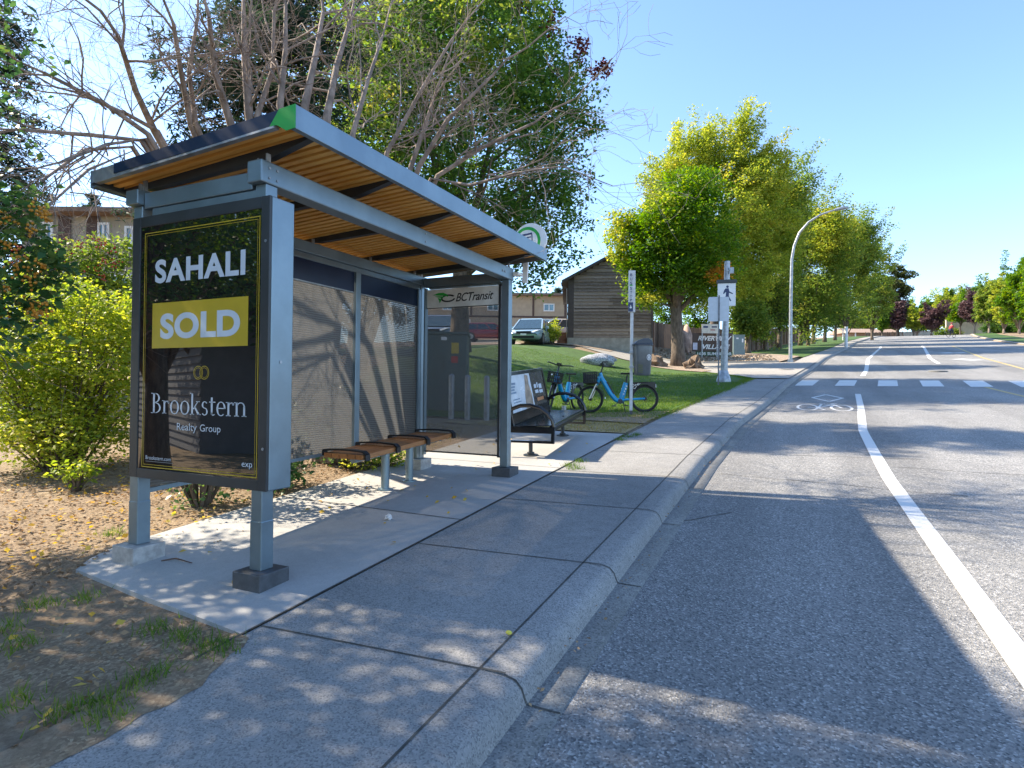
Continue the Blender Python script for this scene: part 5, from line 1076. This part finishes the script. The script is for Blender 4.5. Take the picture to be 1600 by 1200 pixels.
for i, (u, dep, vt, hw, lab) in enumerate(((1168, 44, 455, 26, 'low bushy green cedar directly right of the electrical cabinet'), (1196, 50, 415, 22, 'cedar with a pale leaning trunk left of the street lamp'), (1217, 53, 425, 20, 'cedar close against the left of the street lamp'), (1250, 59, 420, 20, 'reddish-brown cedar just right of the street lamp'), (1270, 63, 430, 18, 'second cedar right of the street lamp'), (1288, 69, 440, 17, 'third cedar right of the street lamp'), (1304, 76, 450, 15, 'last and smallest cedar of the fence row'))):
    p = PD(u, dep); w_ = hw/F_PX*dep; zt = ZP(vt, dep)-p.z
    tree('cedar_tree', lab, p, [bl(0, 0, zt*.62, w_, w_, zt*.32), bl(w_*.4, 0, zt*.45, w_*.7, w_*.7, zt*.2), bl(-w_*.4, -.3, zt*.5, w_*.7, w_*.6, zt*.22)], zt*.35, .20, 'leaf_mix' if i == 0 else 'needle2', 260, 26, .2, .22, CG, 'bark_pale' if i in (1, 4) else 'bark', 50+i, nlimb=12, lean=(.4 if i == 1 else .1, 0))
FG = 'small trees at the far bend'
for i, (u, dep, vt, vb, hw, mt, lab) in enumerate(((1455, 104, 470, 508, 20, 'leaf_plum', 'largest purple plum tree at the far bend'), (1427, 106, 476, 510, 15, 'leaf_yellow', 'yellow-green tree between the two purple plums at the bend'), (1402, 107, 468, 510, 14, 'leaf_plum', 'narrow purple plum below the far pine'), (1378, 108, 478, 512, 13, 'leaf_tree2', 'small green tree left of the narrow purple plum'), (1478, 125, 455, 505, 26, 'leaf_yellow', 'pale tan-yellow tree between the bend and the beige wall'), (1500, 108, 462, 499, 24, 'leaf_tree2', 'green tree over the left end of the beige wall'))):
    ptree('plum_tree' if mt == 'leaf_plum' else 'street_tree', lab, u, dep, vt, vb, hw, mt, 260, 24, .38, 70+i, FG, r0=.14, irregular=4)
SG = 'street trees on the right verge'
for i, (u, dep, vt, vb, hw, mt, lab) in enumerate(((1522, 100, 452, 499, 22, 'leaf_plum', 'purple-leaved street tree over the middle of the beige wall'), (1545, 92, 440, 500, 22, 'leaf_mix', 'olive-green street tree at the right end of the beige wall'), (1568, 86, 432, 505, 22, 'leaf_yellow', 'yellow-green street tree before the dark hedge'), (1592, 81, 410, 503, 28, 'leaf_tree2', 'tallest green street tree at the right edge'), (1622, 76, 415, 500, 28, 'leaf_tree2', 'green street tree cut off by the right edge'))):
    ptree('street_tree', lab, u, dep, vt, vb, hw, mt, 420, 26, .32, 90+i, SG, bark='bark_pale', r0=.16, irregular=4)
ptree('street_tree', 'dark green tree top rising behind the right street trees', 1588, 125, 398, 500, 38, 'leaf_maple', 420, 26, .42, 99, 'trees behind the beige wall', irregular=4)
ptree('street_tree', 'blue-green tree behind the purple street tree', 1520, 140, 440, 500, 30, 'leaf_maple', 320, 24, .42, 98, 'trees behind the beige wall', irregular=4)
for i, (u, dep, vt, hw, mt, lab) in enumerate(((1330, 142, 478, 22, 'leaf_mix', 'olive tree left of the bungalow beyond the white posts'), (1356, 145, 470, 22, 'leaf_tree2', 'green tree above the bungalow roof'), (1392, 135, 488, 20, 'leaf_mix', 'olive tree behind the bungalow at the far bend'), (1432, 132, 466, 24, 'leaf_tree2', 'green tree right of the far pine'), (1462, 138, 457, 24, 'leaf_mix', 'pale olive tree behind the largest purple plum'), (1488, 128, 452, 22, 'leaf_tree2', 'green tree behind the left end of the beige wall'), (1508, 122, 447, 20, 'leaf_mix', 'olive tree behind the beige wall left of the purple street tree'), (1532, 116, 439, 22, 'leaf_maple', 'dark green tree right of the purple street tree'), (1556, 110, 428, 22, 'leaf_mix', 'olive tree behind the olive-green street tree'), (1578, 106, 418, 22, 'leaf_tree2', 'green tree behind the hedge near the right edge'), (1608, 98, 402, 26, 'leaf_mix', 'tall olive tree at the far right edge of the view'))):
    ptree('background_tree', lab, u, dep, vt, 503 if u > 1470 else 514, hw, mt, 300, 24, .42, 160+i, 'line of trees beyond the right verge', irregular=4)
# far pine with layered clumps
p = PD(1402, 118); dep = 118; zt = ZP(403, dep)-p.z; r = np.random.default_rng(8); bls = []
for k in range(17): z = zt*(.32+.66*k/17); w_ = 4.2*(1-(k/17)**2*.75); a = r.uniform(0, 6.28); bls.append((math.cos(a)*w_*r.uniform(.3, .8), math.sin(a)*w_*.5, z, r.uniform(.9, 1.7), 1.3, .7))
bls.insert(0, (0, 0, zt*.6, 1.6, 1.6, 4)); tree('pine_tree', 'tall dark pine on the skyline above the far bend', p, bls, zt*.5, .28, 'needle2', 330, 26, .3, .5, None, 'bark_dark', 8, nlimb=24)
# hedges and shrubs
def shrub(name, label, loc, bls, mat, nc, per, spread, size, seed, group=None, extra=None, stems=16, bark='bark', shell=.4):
    r = np.random.default_rng(seed); t = thing(name, label, 'shrub', loc, 0, group); pts = blob_pts(bls, nc, r, shell); pts[:, 2] = np.maximum(pts[:, 2], .05); b = MB()
    for q in pts[r.choice(nc, min(stems, nc), replace=False)]: b.tube([(q[0]*.15, q[1]*.15, -.05), (q[0]*.5+r.normal(0, .05), q[1]*.5, q[2]*.55), tuple(q)], [.02, .013, .004], 5)
    part('stems', b, M[bark], t); npmesh('foliage', leafset(pts, spread, per, size, r=r), 4, M[mat], t)
    if extra:
        for (m_, b2, n2, p2, s2, z2, nm) in extra: npmesh(nm, leafset(blob_pts(b2, n2, r, .6), s2, p2, z2, r=r), 4, m_, t)
    return t
for i, (u, dep, lab) in enumerate(((1500, 118, 'tall hedge behind the left half of the beige wall'), (1530, 116, 'tall hedge behind the right half of the beige wall'), (1560, 96, 'dark clipped hedge right of the beige wall'), (1585, 92, 'second dark hedge block near the right edge'), (1612, 88, 'dark hedge block cut off by the right edge'))):
    shrub('hedge', lab, PD(u, dep), [bl(0, 0, .9, 2.0, .8, 1.15)], 'leaf_maple', 260, 24, .25, .22, 110+i, 'hedges on the right verge', shell=.5)
shrub('garden_bush', 'bright yellow-green bush between the minivan and the plank planter', PD(862, 36), [bl(0, 0, .7, .5, .5, .65)], 'leaf_shrub', 120, 20, .1, .10, 120)
shrub('garden_bush', 'olive bush behind the red cyclist', PD(1482, 112), [bl(0, 0, .7, 2.2, .9, .8)], 'leaf_mix', 120, 20, .25, .3, 121)
sp = U(95, 735)
shrub('viburnum_shrub', 'large yellow-green shrub filling the left side beside the advertising case', sp,
      [bl(0, .2, 1.2, 1.15, .8, 1.1), bl(-.6, .2, 1.0, 1.0, .8, .95), bl(.45, .4, .9, .8, .7, .8), bl(.1, .5, 1.9, .7, .6, .45), bl(-.9, .3, 1.6, .8, .6, .6), bl(.6, .6, 1.5, .6, .5, .5), bl(.55, .7, 2.0, .6, .5, .45), bl(-.55, .6, 2.2, .7, .6, .4), bl(0, -.3, .45, 1.1, .5, .35)], 'leaf_shrub', 1200, 26, .10, .060, 130, stems=70, shell=.25)
shrub('young_plant', 'small bright green sapling at the foot of the large shrub', U(118, 765), [bl(0, 0, .2, .2, .15, .14)], 'leaf_shrub', 26, 12, .05, .06, 131)
rw = PD(135, 11.0)
mber = flat('red_berries', (.42, .03, .01), .4, 0, .2, 30); mbo = flat('orange_berries', (.55, .24, .02), .4, 0, .2, 30)
def berries(t, centres, n, rad, spread, mat, seed, name='berries'):
    r = np.random.default_rng(seed); ico = np.array([(0, 0, 1), (.89, 0, .45), (.28, .85, .45), (-.72, .53, .45), (-.72, -.53, .45), (.28, -.85, .45), (.72, .53, -.45), (-.28, .85, -.45), (-.89, 0, -.45), (-.28, -.85, -.45), (.72, -.53, -.45), (0, 0, -1)])
    F = [(0, 1, 2), (0, 2, 3), (0, 3, 4), (0, 4, 5), (0, 5, 1), (1, 6, 2), (2, 7, 3), (3, 8, 4), (4, 9, 5), (5, 10, 1), (6, 7, 2), (7, 8, 3), (8, 9, 4), (9, 10, 5), (10, 6, 1), (6, 11, 7), (7, 11, 8), (8, 11, 9), (9, 11, 10), (10, 11, 6)]
    b = MB()
    for c in centres:
        for _ in range(n): q = np.array(c)+r.normal(0, spread, 3); b.add([tuple(q+v*rad) for v in ico], F)
    part(name, b, mat, t, smooth='all')['kind'] = 'stuff'
tr = shrub('rowan_tree', 'red-berried rowan behind the large yellow-green shrub', rw, [bl(0, 0, ZP(425, 11)-rw.z, .85, .8, .5), bl(.35, 0, ZP(398, 11)-rw.z, .45, .5, .25), bl(-.5, 0, ZP(440, 11)-rw.z, .7, .7, .5), bl(.2, 0, ZP(480, 11)-rw.z, .9, .7, .6)], 'leaf_mix', 330, 24, .12, .085, 132, stems=30, bark='bark_dark')
r = np.random.default_rng(5); berries(tr, [(RT0.x*a-_sy*(-.6), RT0.y*a+_cy*(-.6), z) for a, z in zip(r.uniform(-.9, .9, 26), r.uniform(ZP(450, 11)-rw.z, ZP(390, 11)-rw.z, 26))], 9, .016, .045, mber, 6)
# crabapple with orange fruit at the left edge
cr = Vector(ground_at(-7.3, 1.3))
def W2(u, v, dep): q = FW*dep+RT*((u-800)/F_PX*dep); return (q.x-cr.x, q.y-cr.y, ZP(v, dep)-cr.z)
cb = [(0, .1, 3.3, 1.9, 1.6, 1.5), (.9, -.7, 3.0, 1.3, 1.1, 1.1), (-.3, .9, 3.9, 1.2, 1.0, 1.1), (.6, .3, 4.4, 1.3, 1.2, .9), (.5, -.5, 5.1, 1.5, 1.3, .9), (.9, .2, 3.7, 1.3, 1.0, .9), (1.1, -.3, 5.6, 1.7, 1.5, 1.1), (.2, -.5, 6.5, 1.4, 1.4, .9), (1.3, .2, 6.5, 1.5, 1.3, .9)]
ct = tree('crabapple_tree', 'crabapple with green leaves and orange fruit hanging in from the left edge', cr, cb, 1.5, .13, 'leaf_crab', 1900, 15, .16, .08, seed=21, nlimb=30,
     extra=[('leaf_crab', [(*W2(30, 400, 4.9), .28, .3, .55), (*W2(70, 440, 4.9), .16, .2, .3), (*W2(20, 520, 4.8), .2, .25, .35), (*W2(85, 545, 4.9), .10, .1, .14), (*W2(10, 330, 5.1), .25, .3, .25), (*W2(-60, 430, 4.9), .4, .4, .8)], 260, 7, .05, .085), ('leaf_crab', [(1.3, .2, 6.4, 1.5, 1.3, .8), (1.4, -.3, 5.5, 1.2, 1.2, .8)], 900, 15, .16, .08)])  # last leaf set: foliage out of view, added to shade the near road
r = np.random.default_rng(9); berries(ct, [W2(u, v, 4.75) for u, v in zip(r.uniform(-20, 75, 22), r.uniform(325, 500, 22))], 10, .013, .032, mbo, 7)
# tree behind the camera on the left, mirrored in the poster and shading the dirt
tree('maple_tree', 'leafy tree mirrored in the advertising glass', Vector(ground_at(-10.6, -1.9)), [(0, 0, 6.2, 2.8, 2.6, 2.8), (1.6, 1.0, 4.8, 1.6, 1.5, 1.2), (-1.5, 0, 4.6, 1.8, 1.6, 1.6), (.3, .6, 8.6, 2.1, 2.2, 1.7), (1.4, 1.2, 7.6, 1.4, 1.3, 1.3)], 1.8, .22, 'leaf_tree2', 900, 26, .22, .12, seed=22)
tree('maple_tree', 'large tree in front of the grey house in the reflection', Vector(ground_at(-15, -6.5)), [(0, 0, 7, 4, 4, 3.6), (2.5, 0, 5, 2.4, 2.4, 2), (-2.5, 0, 5.5, 2.6, 2.4, 2)], 2.5, .28, 'leaf_maple', 700, 26, .3, .2, seed=23)
tree('maple_tree', 'second large tree behind the grey house', Vector(ground_at(-25, -16)), [(0, 0, 9, 6, 6, 5.6), (3.5, 0, 7, 4.6, 4.6, 4)], 2.5, .28, 'leaf_tree2', 700, 26, .3, .2, seed=24)
tree('maple_tree', 'unseen tree added behind the camera to darken the reflections in the steel frame', Vector(ground_at(-7.5, -13)), [(0, 0, 6, 4.2, 4, 4.2), (1, 0, 3.2, 3, 3, 2)], 2, .28, 'leaf_maple', 700, 26, .3, .2, seed=27)  # unseen, added so the near steel faces mirror less sky
# low shrubs behind the rear screens
for i, (x, y, h, lab) in enumerate(((-5.1, 3.9, 1.15, 'low shrub right behind the near rear screen'), (-5.0, 4.7, .8, 'low shrub behind the mullion between the rear screens'), (-5.0, 5.9, 1.1, 'low shrub behind the far rear screen'))):
    shrub('low_shrub', lab, Vector(ground_at(x, y)), [(0, 0, h*.5, .45, .35, h*.55), (.1, .2, h*.8, .2, .2, h*.4)], 'leaf_crab', 130, 12, .08, .06, 140+i, 'low shrubs behind the shelter')
shrub('weed_patch', 'bright green weeds at the slab edge under the shelter bench', Vector(ground_at(-4.7, 6.1)), [(0, 0, .1, .28, .5, .12)], 'leaf_shrub', 60, 12, .05, .05, 145)
# ------------------------------------------------------------------ bare tree: many stems, fine twigs
def bare_tree():
    r = np.random.default_rng(77); o = Vector(ground_at(-5.55, 6.1)); t = thing('bare_tree', 'leafless pale-barked tree of many stems spreading over the shelter roof', 'tree', o)
    st, tw = MB(), MB(); cnt = [0]
    def T_(u, v, dep): q = FW*dep+RT*((u-800)/F_PX*dep); return np.array([q.x-o.x, q.y-o.y, ZP(v, dep)-o.z])
    def grow(p, d, L, rad, lev, bias):
        n = 4 if lev < 2 else 3; pts = [p]; rs = [rad]; q = p.copy()
        for i in range(n):
            d = d+r.normal(0, .10+.07*lev, 3)+np.array([0, 0, bias]); d /= np.linalg.norm(d); q = q+d*L/n; pts.append(q.copy()); rs.append(max(.0018, rad*(1-.62*(i+1)/n)))
        (st if lev < 2 else tw).tube(pts, rs, 7 if lev < 1 else 5 if lev < 3 else 3, caps=False); cnt[0] += 1
        if lev >= 4 or L < .14: return
        k = [4, 4, 3, 2][lev]
        for i in range(k):
            j = r.integers(1, n+1); s = pts[j]; dd = d+r.normal(0, .62, 3); dd[2] += .05; dd /= np.linalg.norm(dd); grow(s, dd, L*r.uniform(.48, .78), rs[j]*.62, lev+1, bias*.8 if lev < 1 else r.uniform(-.08, .06))
    base = np.array([0, 0, 0.])
    stems = [((235, 210), (175, 60), 6.3, .045), ((292, 200), (262, 40), 6.8, .04), ((300, 200), (300, 30), 7.2, .035), ((352, 190), (318, 30), 7.0, .05), ((383, 185), (372, 20), 7.6, .055), ((395, 185), (420, 20), 7.9, .04), ((431, 168), (438, 10), 8.0, .045), ((470, 170), (497, 20), 8.4, .05), ((505, 185), (540, 30), 8.6, .05), ((545, 215), (590, 60), 8.6, .035),
             ((640, 255), (680, 130), 7.4, .032), ((650, 262), (760, 120), 7.2, .035), ((680, 275), (830, 190), 7.0, .03), ((670, 280), (800, 270), 6.6, .026), ((222, 222), (90, 260), 5.8, .024), ((205, 240), (70, 330), 5.5, .02), ((240, 210), (110, 150), 6.3, .03), ((225, 215), (60, 120), 6.0, .032), ((215, 225), (20, 210), 5.8, .03), ((200, 235), (60, 290), 5.6, .024), ((600, 240), (700, 60), 7.6, .03)]
    for (m_, tp, dep, rad) in stems:
        a = T_(*m_, 7.6 if m_[0] > 225 else 6.9); e = T_(*tp, dep); pts = [base+r.normal(0, .08, 3)*np.array([1, 1, 0]), base+(a-base)*.45+np.array([0, 0, .15]), a, (a+e)/2+r.normal(0, .06, 3), e]
        st.tube(pts, [rad*1.7, rad*1.35, rad, rad*.75, rad*.5], 8, caps=False)
        d = (e-a)/np.linalg.norm(e-a); L = np.linalg.norm(e-a); rad *= .85
        for i in range(5):
            s = a+(e-a)*r.uniform(.05, 1.0); dd = d*.75+r.normal(0, .55, 3); dd /= np.linalg.norm(dd); grow(s, dd, max(.7, L*r.uniform(.45, .75)), rad*.42, 1, -.01)
        grow(e, d, L*.8, rad*.5, 1, 0)
    part('stems', st, M['bark_pale'], t, smooth='all'); part('twigs', tw, M['bark_pale'], t, smooth='all')
    print('bare tree branches', cnt[0], len(tw.f))
bare_tree()
# ------------------------------------------------------------------ cyclist
def skinned(name, verts, edges, radii, mat, parent, sub=2, root=0):
    me = bpy.data.meshes.new(name); me.from_pydata(verts, edges, []); o = link(name, me, mat, parent)
    s = o.modifiers.new('skin', 'SKIN'); s.use_smooth_shade = True; lay = me.skin_vertices[0].data if me.skin_vertices else None
    if lay is None: me.attributes; 
    for i, rr in enumerate(radii): lay[i].radius = (rr, rr); lay[i].use_root = (i == root)
    u = o.modifiers.new('sub', 'SUBSURF'); u.levels = sub; u.render_levels = sub; return o
p = U(1486, 527.5); t = thing('bicycle', 'dark bicycle ridden by the person in red far up the road', 'bicycle', p, YAW+R_(20)); b = MB()
for x in (-.5, .5):
    b = MB(); b.torus((x, 0, .34), (0, 1, 0), .31, .025, 24, 6); b.cyl((x, -.03, .34), (x, .03, .34), .04, n=8); part('wheel', b, M['rubber'], t)
b = MB(); b.tube([(-.5, 0, .34), (-.12, 0, .30), (.38, 0, .72), (-.18, 0, .80), (-.12, 0, .30)], .02, 6); b.tube([(-.5, 0, .34), (-.18, 0, .80), (-.2, 0, .92)], .018, 6); b.tube([(.5, 0, .34), (.38, 0, .72), (.36, 0, .95)], .02, 6); b.box(-.34, -.1, -.06, .06, .92, .97); b.tube([(.36, -.25, 1.0), (.36, .25, 1.0)], .016, 6); part('frame', b, M['black'], t)
mk_ = flat('skin', (.35, .2, .14), .6); 
t2 = thing('person', 'person in a red top riding a bicycle towards the camera far up the road', 'person', p, YAW+R_(20))
V = [(-.20, 0, .98), (-.10, 0, 1.15), (.02, 0, 1.38), (.08, 0, 1.50), (.12, 0, 1.60), (.13, 0, 1.72), (-.20, .10, .95), (.10, .12, .72), (.0, .12, .28), (.10, .12, .22), (-.20, -.10, .95), (.16, -.12, .88), (-.06, -.12, .50), (.04, -.12, .44), (.02, .18, 1.42), (.16, .24, 1.18), (.34, .24, 1.03), (.02, -.18, 1.42), (.16, -.24, 1.18), (.34, -.24, 1.03)]
E_ = [(0, 1), (1, 2), (2, 3), (3, 4), (4, 5), (0, 6), (6, 7), (7, 8), (8, 9), (0, 10), (10, 11), (11, 12), (12, 13), (2, 14), (14, 15), (15, 16), (2, 17), (17, 18), (18, 19)]
Rr = [.15, .15, .16, .06, .09, .10, .10, .07, .045, .04, .10, .07, .045, .04, .07, .045, .035, .07, .045, .035]
def solid(nm, idx, mat, par, grow=1.0):
    mp = {j: i for i, j in enumerate(idx)}; me = bpy.data.meshes.new(nm); me.from_pydata([V[j] for j in idx], [(mp[a], mp[c]) for a, c in E_ if a in mp and c in mp], []); o = link(nm, me, None, par)
    bpy.context.view_layer.objects.active = o; o.modifiers.new('skin', 'SKIN'); 
    for i, j in enumerate(idx): me.skin_vertices[0].data[i].radius = (Rr[j]*grow, Rr[j]*grow)
    me.skin_vertices[0].data[0].use_root = True; s = o.modifiers.new('sub', 'SUBSURF'); s.render_levels = 2; me.materials.append(mat); return o
solid('body', list(range(20)), mk_, t2); solid('red_top', [0, 1, 2, 14, 15, 17, 18], flat('red_shirt', (.42, .035, .04), .8), t2, 1.18); solid('trousers', [0, 6, 7, 8, 10, 11, 12], flat('dark_trousers', (.03, .03, .05), .8), t2, 1.14)
b = MB(); b.rock((.12, 0, 1.74), .13, .115, .10, 2, 8, .05); part('helmet', b, flat('helmet_red', (.3, .03, .03), .4), t2, smooth='all')
# ------------------------------------------------------------------ grass blades, fallen leaves
def blades(name, xy, h, wd, mat, seed, dz=.0):
    r = np.random.default_rng(seed); n = len(xy); z = g(xy[:, 0], xy[:, 1])+dz; p = np.column_stack([xy, z]); a = r.uniform(0, 6.283, n); d = np.column_stack([np.cos(a), np.sin(a), np.zeros(n)])*wd/2
    hh = h*r.uniform(.4, 1.2, n); ln = np.column_stack([r.normal(0, .45, n), r.normal(0, .45, n), np.ones(n)])*hh[:, None]
    V = np.stack([p-d, p+d, p+ln], 1).reshape(-1, 3); o = npmesh(name, V, 3, mat); o['kind'] = 'stuff'; return o
def in_quad(P, n, seed):
    r = np.random.default_rng(seed); u = r.uniform(0, 1, n)[:, None]; v = r.uniform(0, 1, n)[:, None]; A, B, C_, D = [np.array(q, float) for q in P]; return (A*(1-u)+B*u)*(1-v)+(D*(1-u)+C_*u)*v
M['blade'] = leafmat('grass_blades', [(.035, .09, .010), (.06, .13, .014), (.10, .17, .02), (.20, .22, .05)], .35, .7)
M['dryblade'] = leafmat('dry_grass_blades', [(.12, .13, .03), (.24, .2, .06), (.34, .26, .1)], .35, .8)
pts = np.vstack([in_quad([(-9, 9.5), (-2.65, 11.8), (-2.3, 15.5), (-9.5, 15)], 26000, 1), in_quad([(-11, 15), (-2.3, 15.5), (-1.7, 21.5), (-12, 20)], 30000, 2), in_quad([(-12, 20), (-1.7, 21.5), (-3.4, 26), (-14, 28)], 14000, 3)])
blades('lawn_grass', pts, .055, .012, M['blade'], 4, .02)
pts = np.vstack([in_quad([(-5.6, 9.9), (-2.6, 9.75), (-2.4, 12), (-4.6, 12.4)], 5000, 5), in_quad([(-8, 6.5), (-4.7, 6.2), (-4.9, 9.6), (-8, 9.6)], 3500, 6)])
r = np.random.default_rng(61); q = r.uniform(0, .55, 9000); ed = np.array([lw(v) for v in q])+r.normal(0, .07, (9000, 2))*np.array([1.4, 1]); blades('lawn_edge_grass', ed, .05, .010, M['blade'], 62, .01)
blades('verge_grass', pts, .045, .010, M['dryblade'], 7, .015)
def tufts(cs, n, sp, h, mat, name, seed):
    r = np.random.default_rng(seed); c = np.repeat(np.array(cs, float), n, 0)+r.normal(0, sp, (len(cs)*n, 2)); blades(name, c, h, .006, mat, seed)
tufts([U(*q).xy for q in ((560, 730), (890, 728), (905, 722), (900, 733), (982, 683), (995, 680), (970, 688), (1010, 655), (1025, 650), (180, 835), (330, 1010), (240, 1060), (150, 1110), (35, 1010), (200, 1085), (130, 940), (240, 985), (345, 1020), (60, 950), (10, 985), (100, 1120), (20, 1100), (285, 1000), (170, 1125))], 90, .05, .06, M['blade'], 'grass_tufts', 8)
def litter(name, xy, size, mat, seed, dz=.012):
    r = np.random.default_rng(seed); c = np.column_stack([xy, g(xy[:, 0], xy[:, 1])+dz]); V = leafset(c, .0, 1, size, r=r, tilt=.35, asp=.7); o = npmesh(name, V, 4, mat); o['kind'] = 'stuff'; return o
M['dead'] = leafmat('dead_leaves', [(.09, .055, .03), (.19, .125, .07), (.30, .21, .12), (.44, .32, .17)], .2, .8)
M['dead2'] = leafmat('yellow_fallen_leaves', [(.42, .22, .03), (.55, .36, .05), (.5, .42, .1)], .3, .7)
xy = np.vstack([in_quad([(-9, 2.2), (-4.65, 2.9), (-4.75, 6.2), (-9, 8)], 6500, 11), in_quad([(-7.5, .4), (-3.6, 1.2), (-4.6, 2.9), (-9, 2.6)], 3400, 12), in_quad([(-5.5, .6), (-2.5, .6), (-2.55, 2.1), (-4.6, 2.4)], 700, 52)])
litter('fallen_leaves', xy, .036, M['dead'], 13)
xy = np.vstack([in_quad([(-8, 1.4), (-4.2, 1.8), (-4.7, 4.2), (-8.5, 5)], 420, 14), in_quad([(-4.4, 2.6), (-2.6, 2.4), (-2.6, 8.5), (-4.5, 8.5)], 40, 15), in_quad([(-6.5, .8), (-2.5, 1.2), (-2.7, 2), (-6.5, 2)], 60, 16)])
litter('yellow_leaves', xy, .05, M['dead2'], 17, .02)
xy = np.vstack([in_quad([(-4.5, 3), (-3.9, 3), (-3.9, 6.3), (-4.6, 6.3)], 70, 18), in_quad([(-.98, 2), (-.88, 2), (-.86, 10), (-.95, 10)], 90, 19)])
litter('slab_debris', xy, .022, M['dead'], 20, .012)
r = np.random.default_rng(44); xy = in_quad([(-8, 34.6), (-.8, 34.5), (-1.5, 43), (-9, 44)], 2600, 45); b = MB()
c = np.column_stack([xy, g(xy[:, 0], xy[:, 1])+.08]); V = leafset(c, .0, 1, .14, r=r, tilt=.8, asp=.9); o = npmesh('gravel_stones', V, 4, flat('gravel_stone', (.36, .29, .22), .9, 0, .3, 8)); o['kind'] = 'stuff'
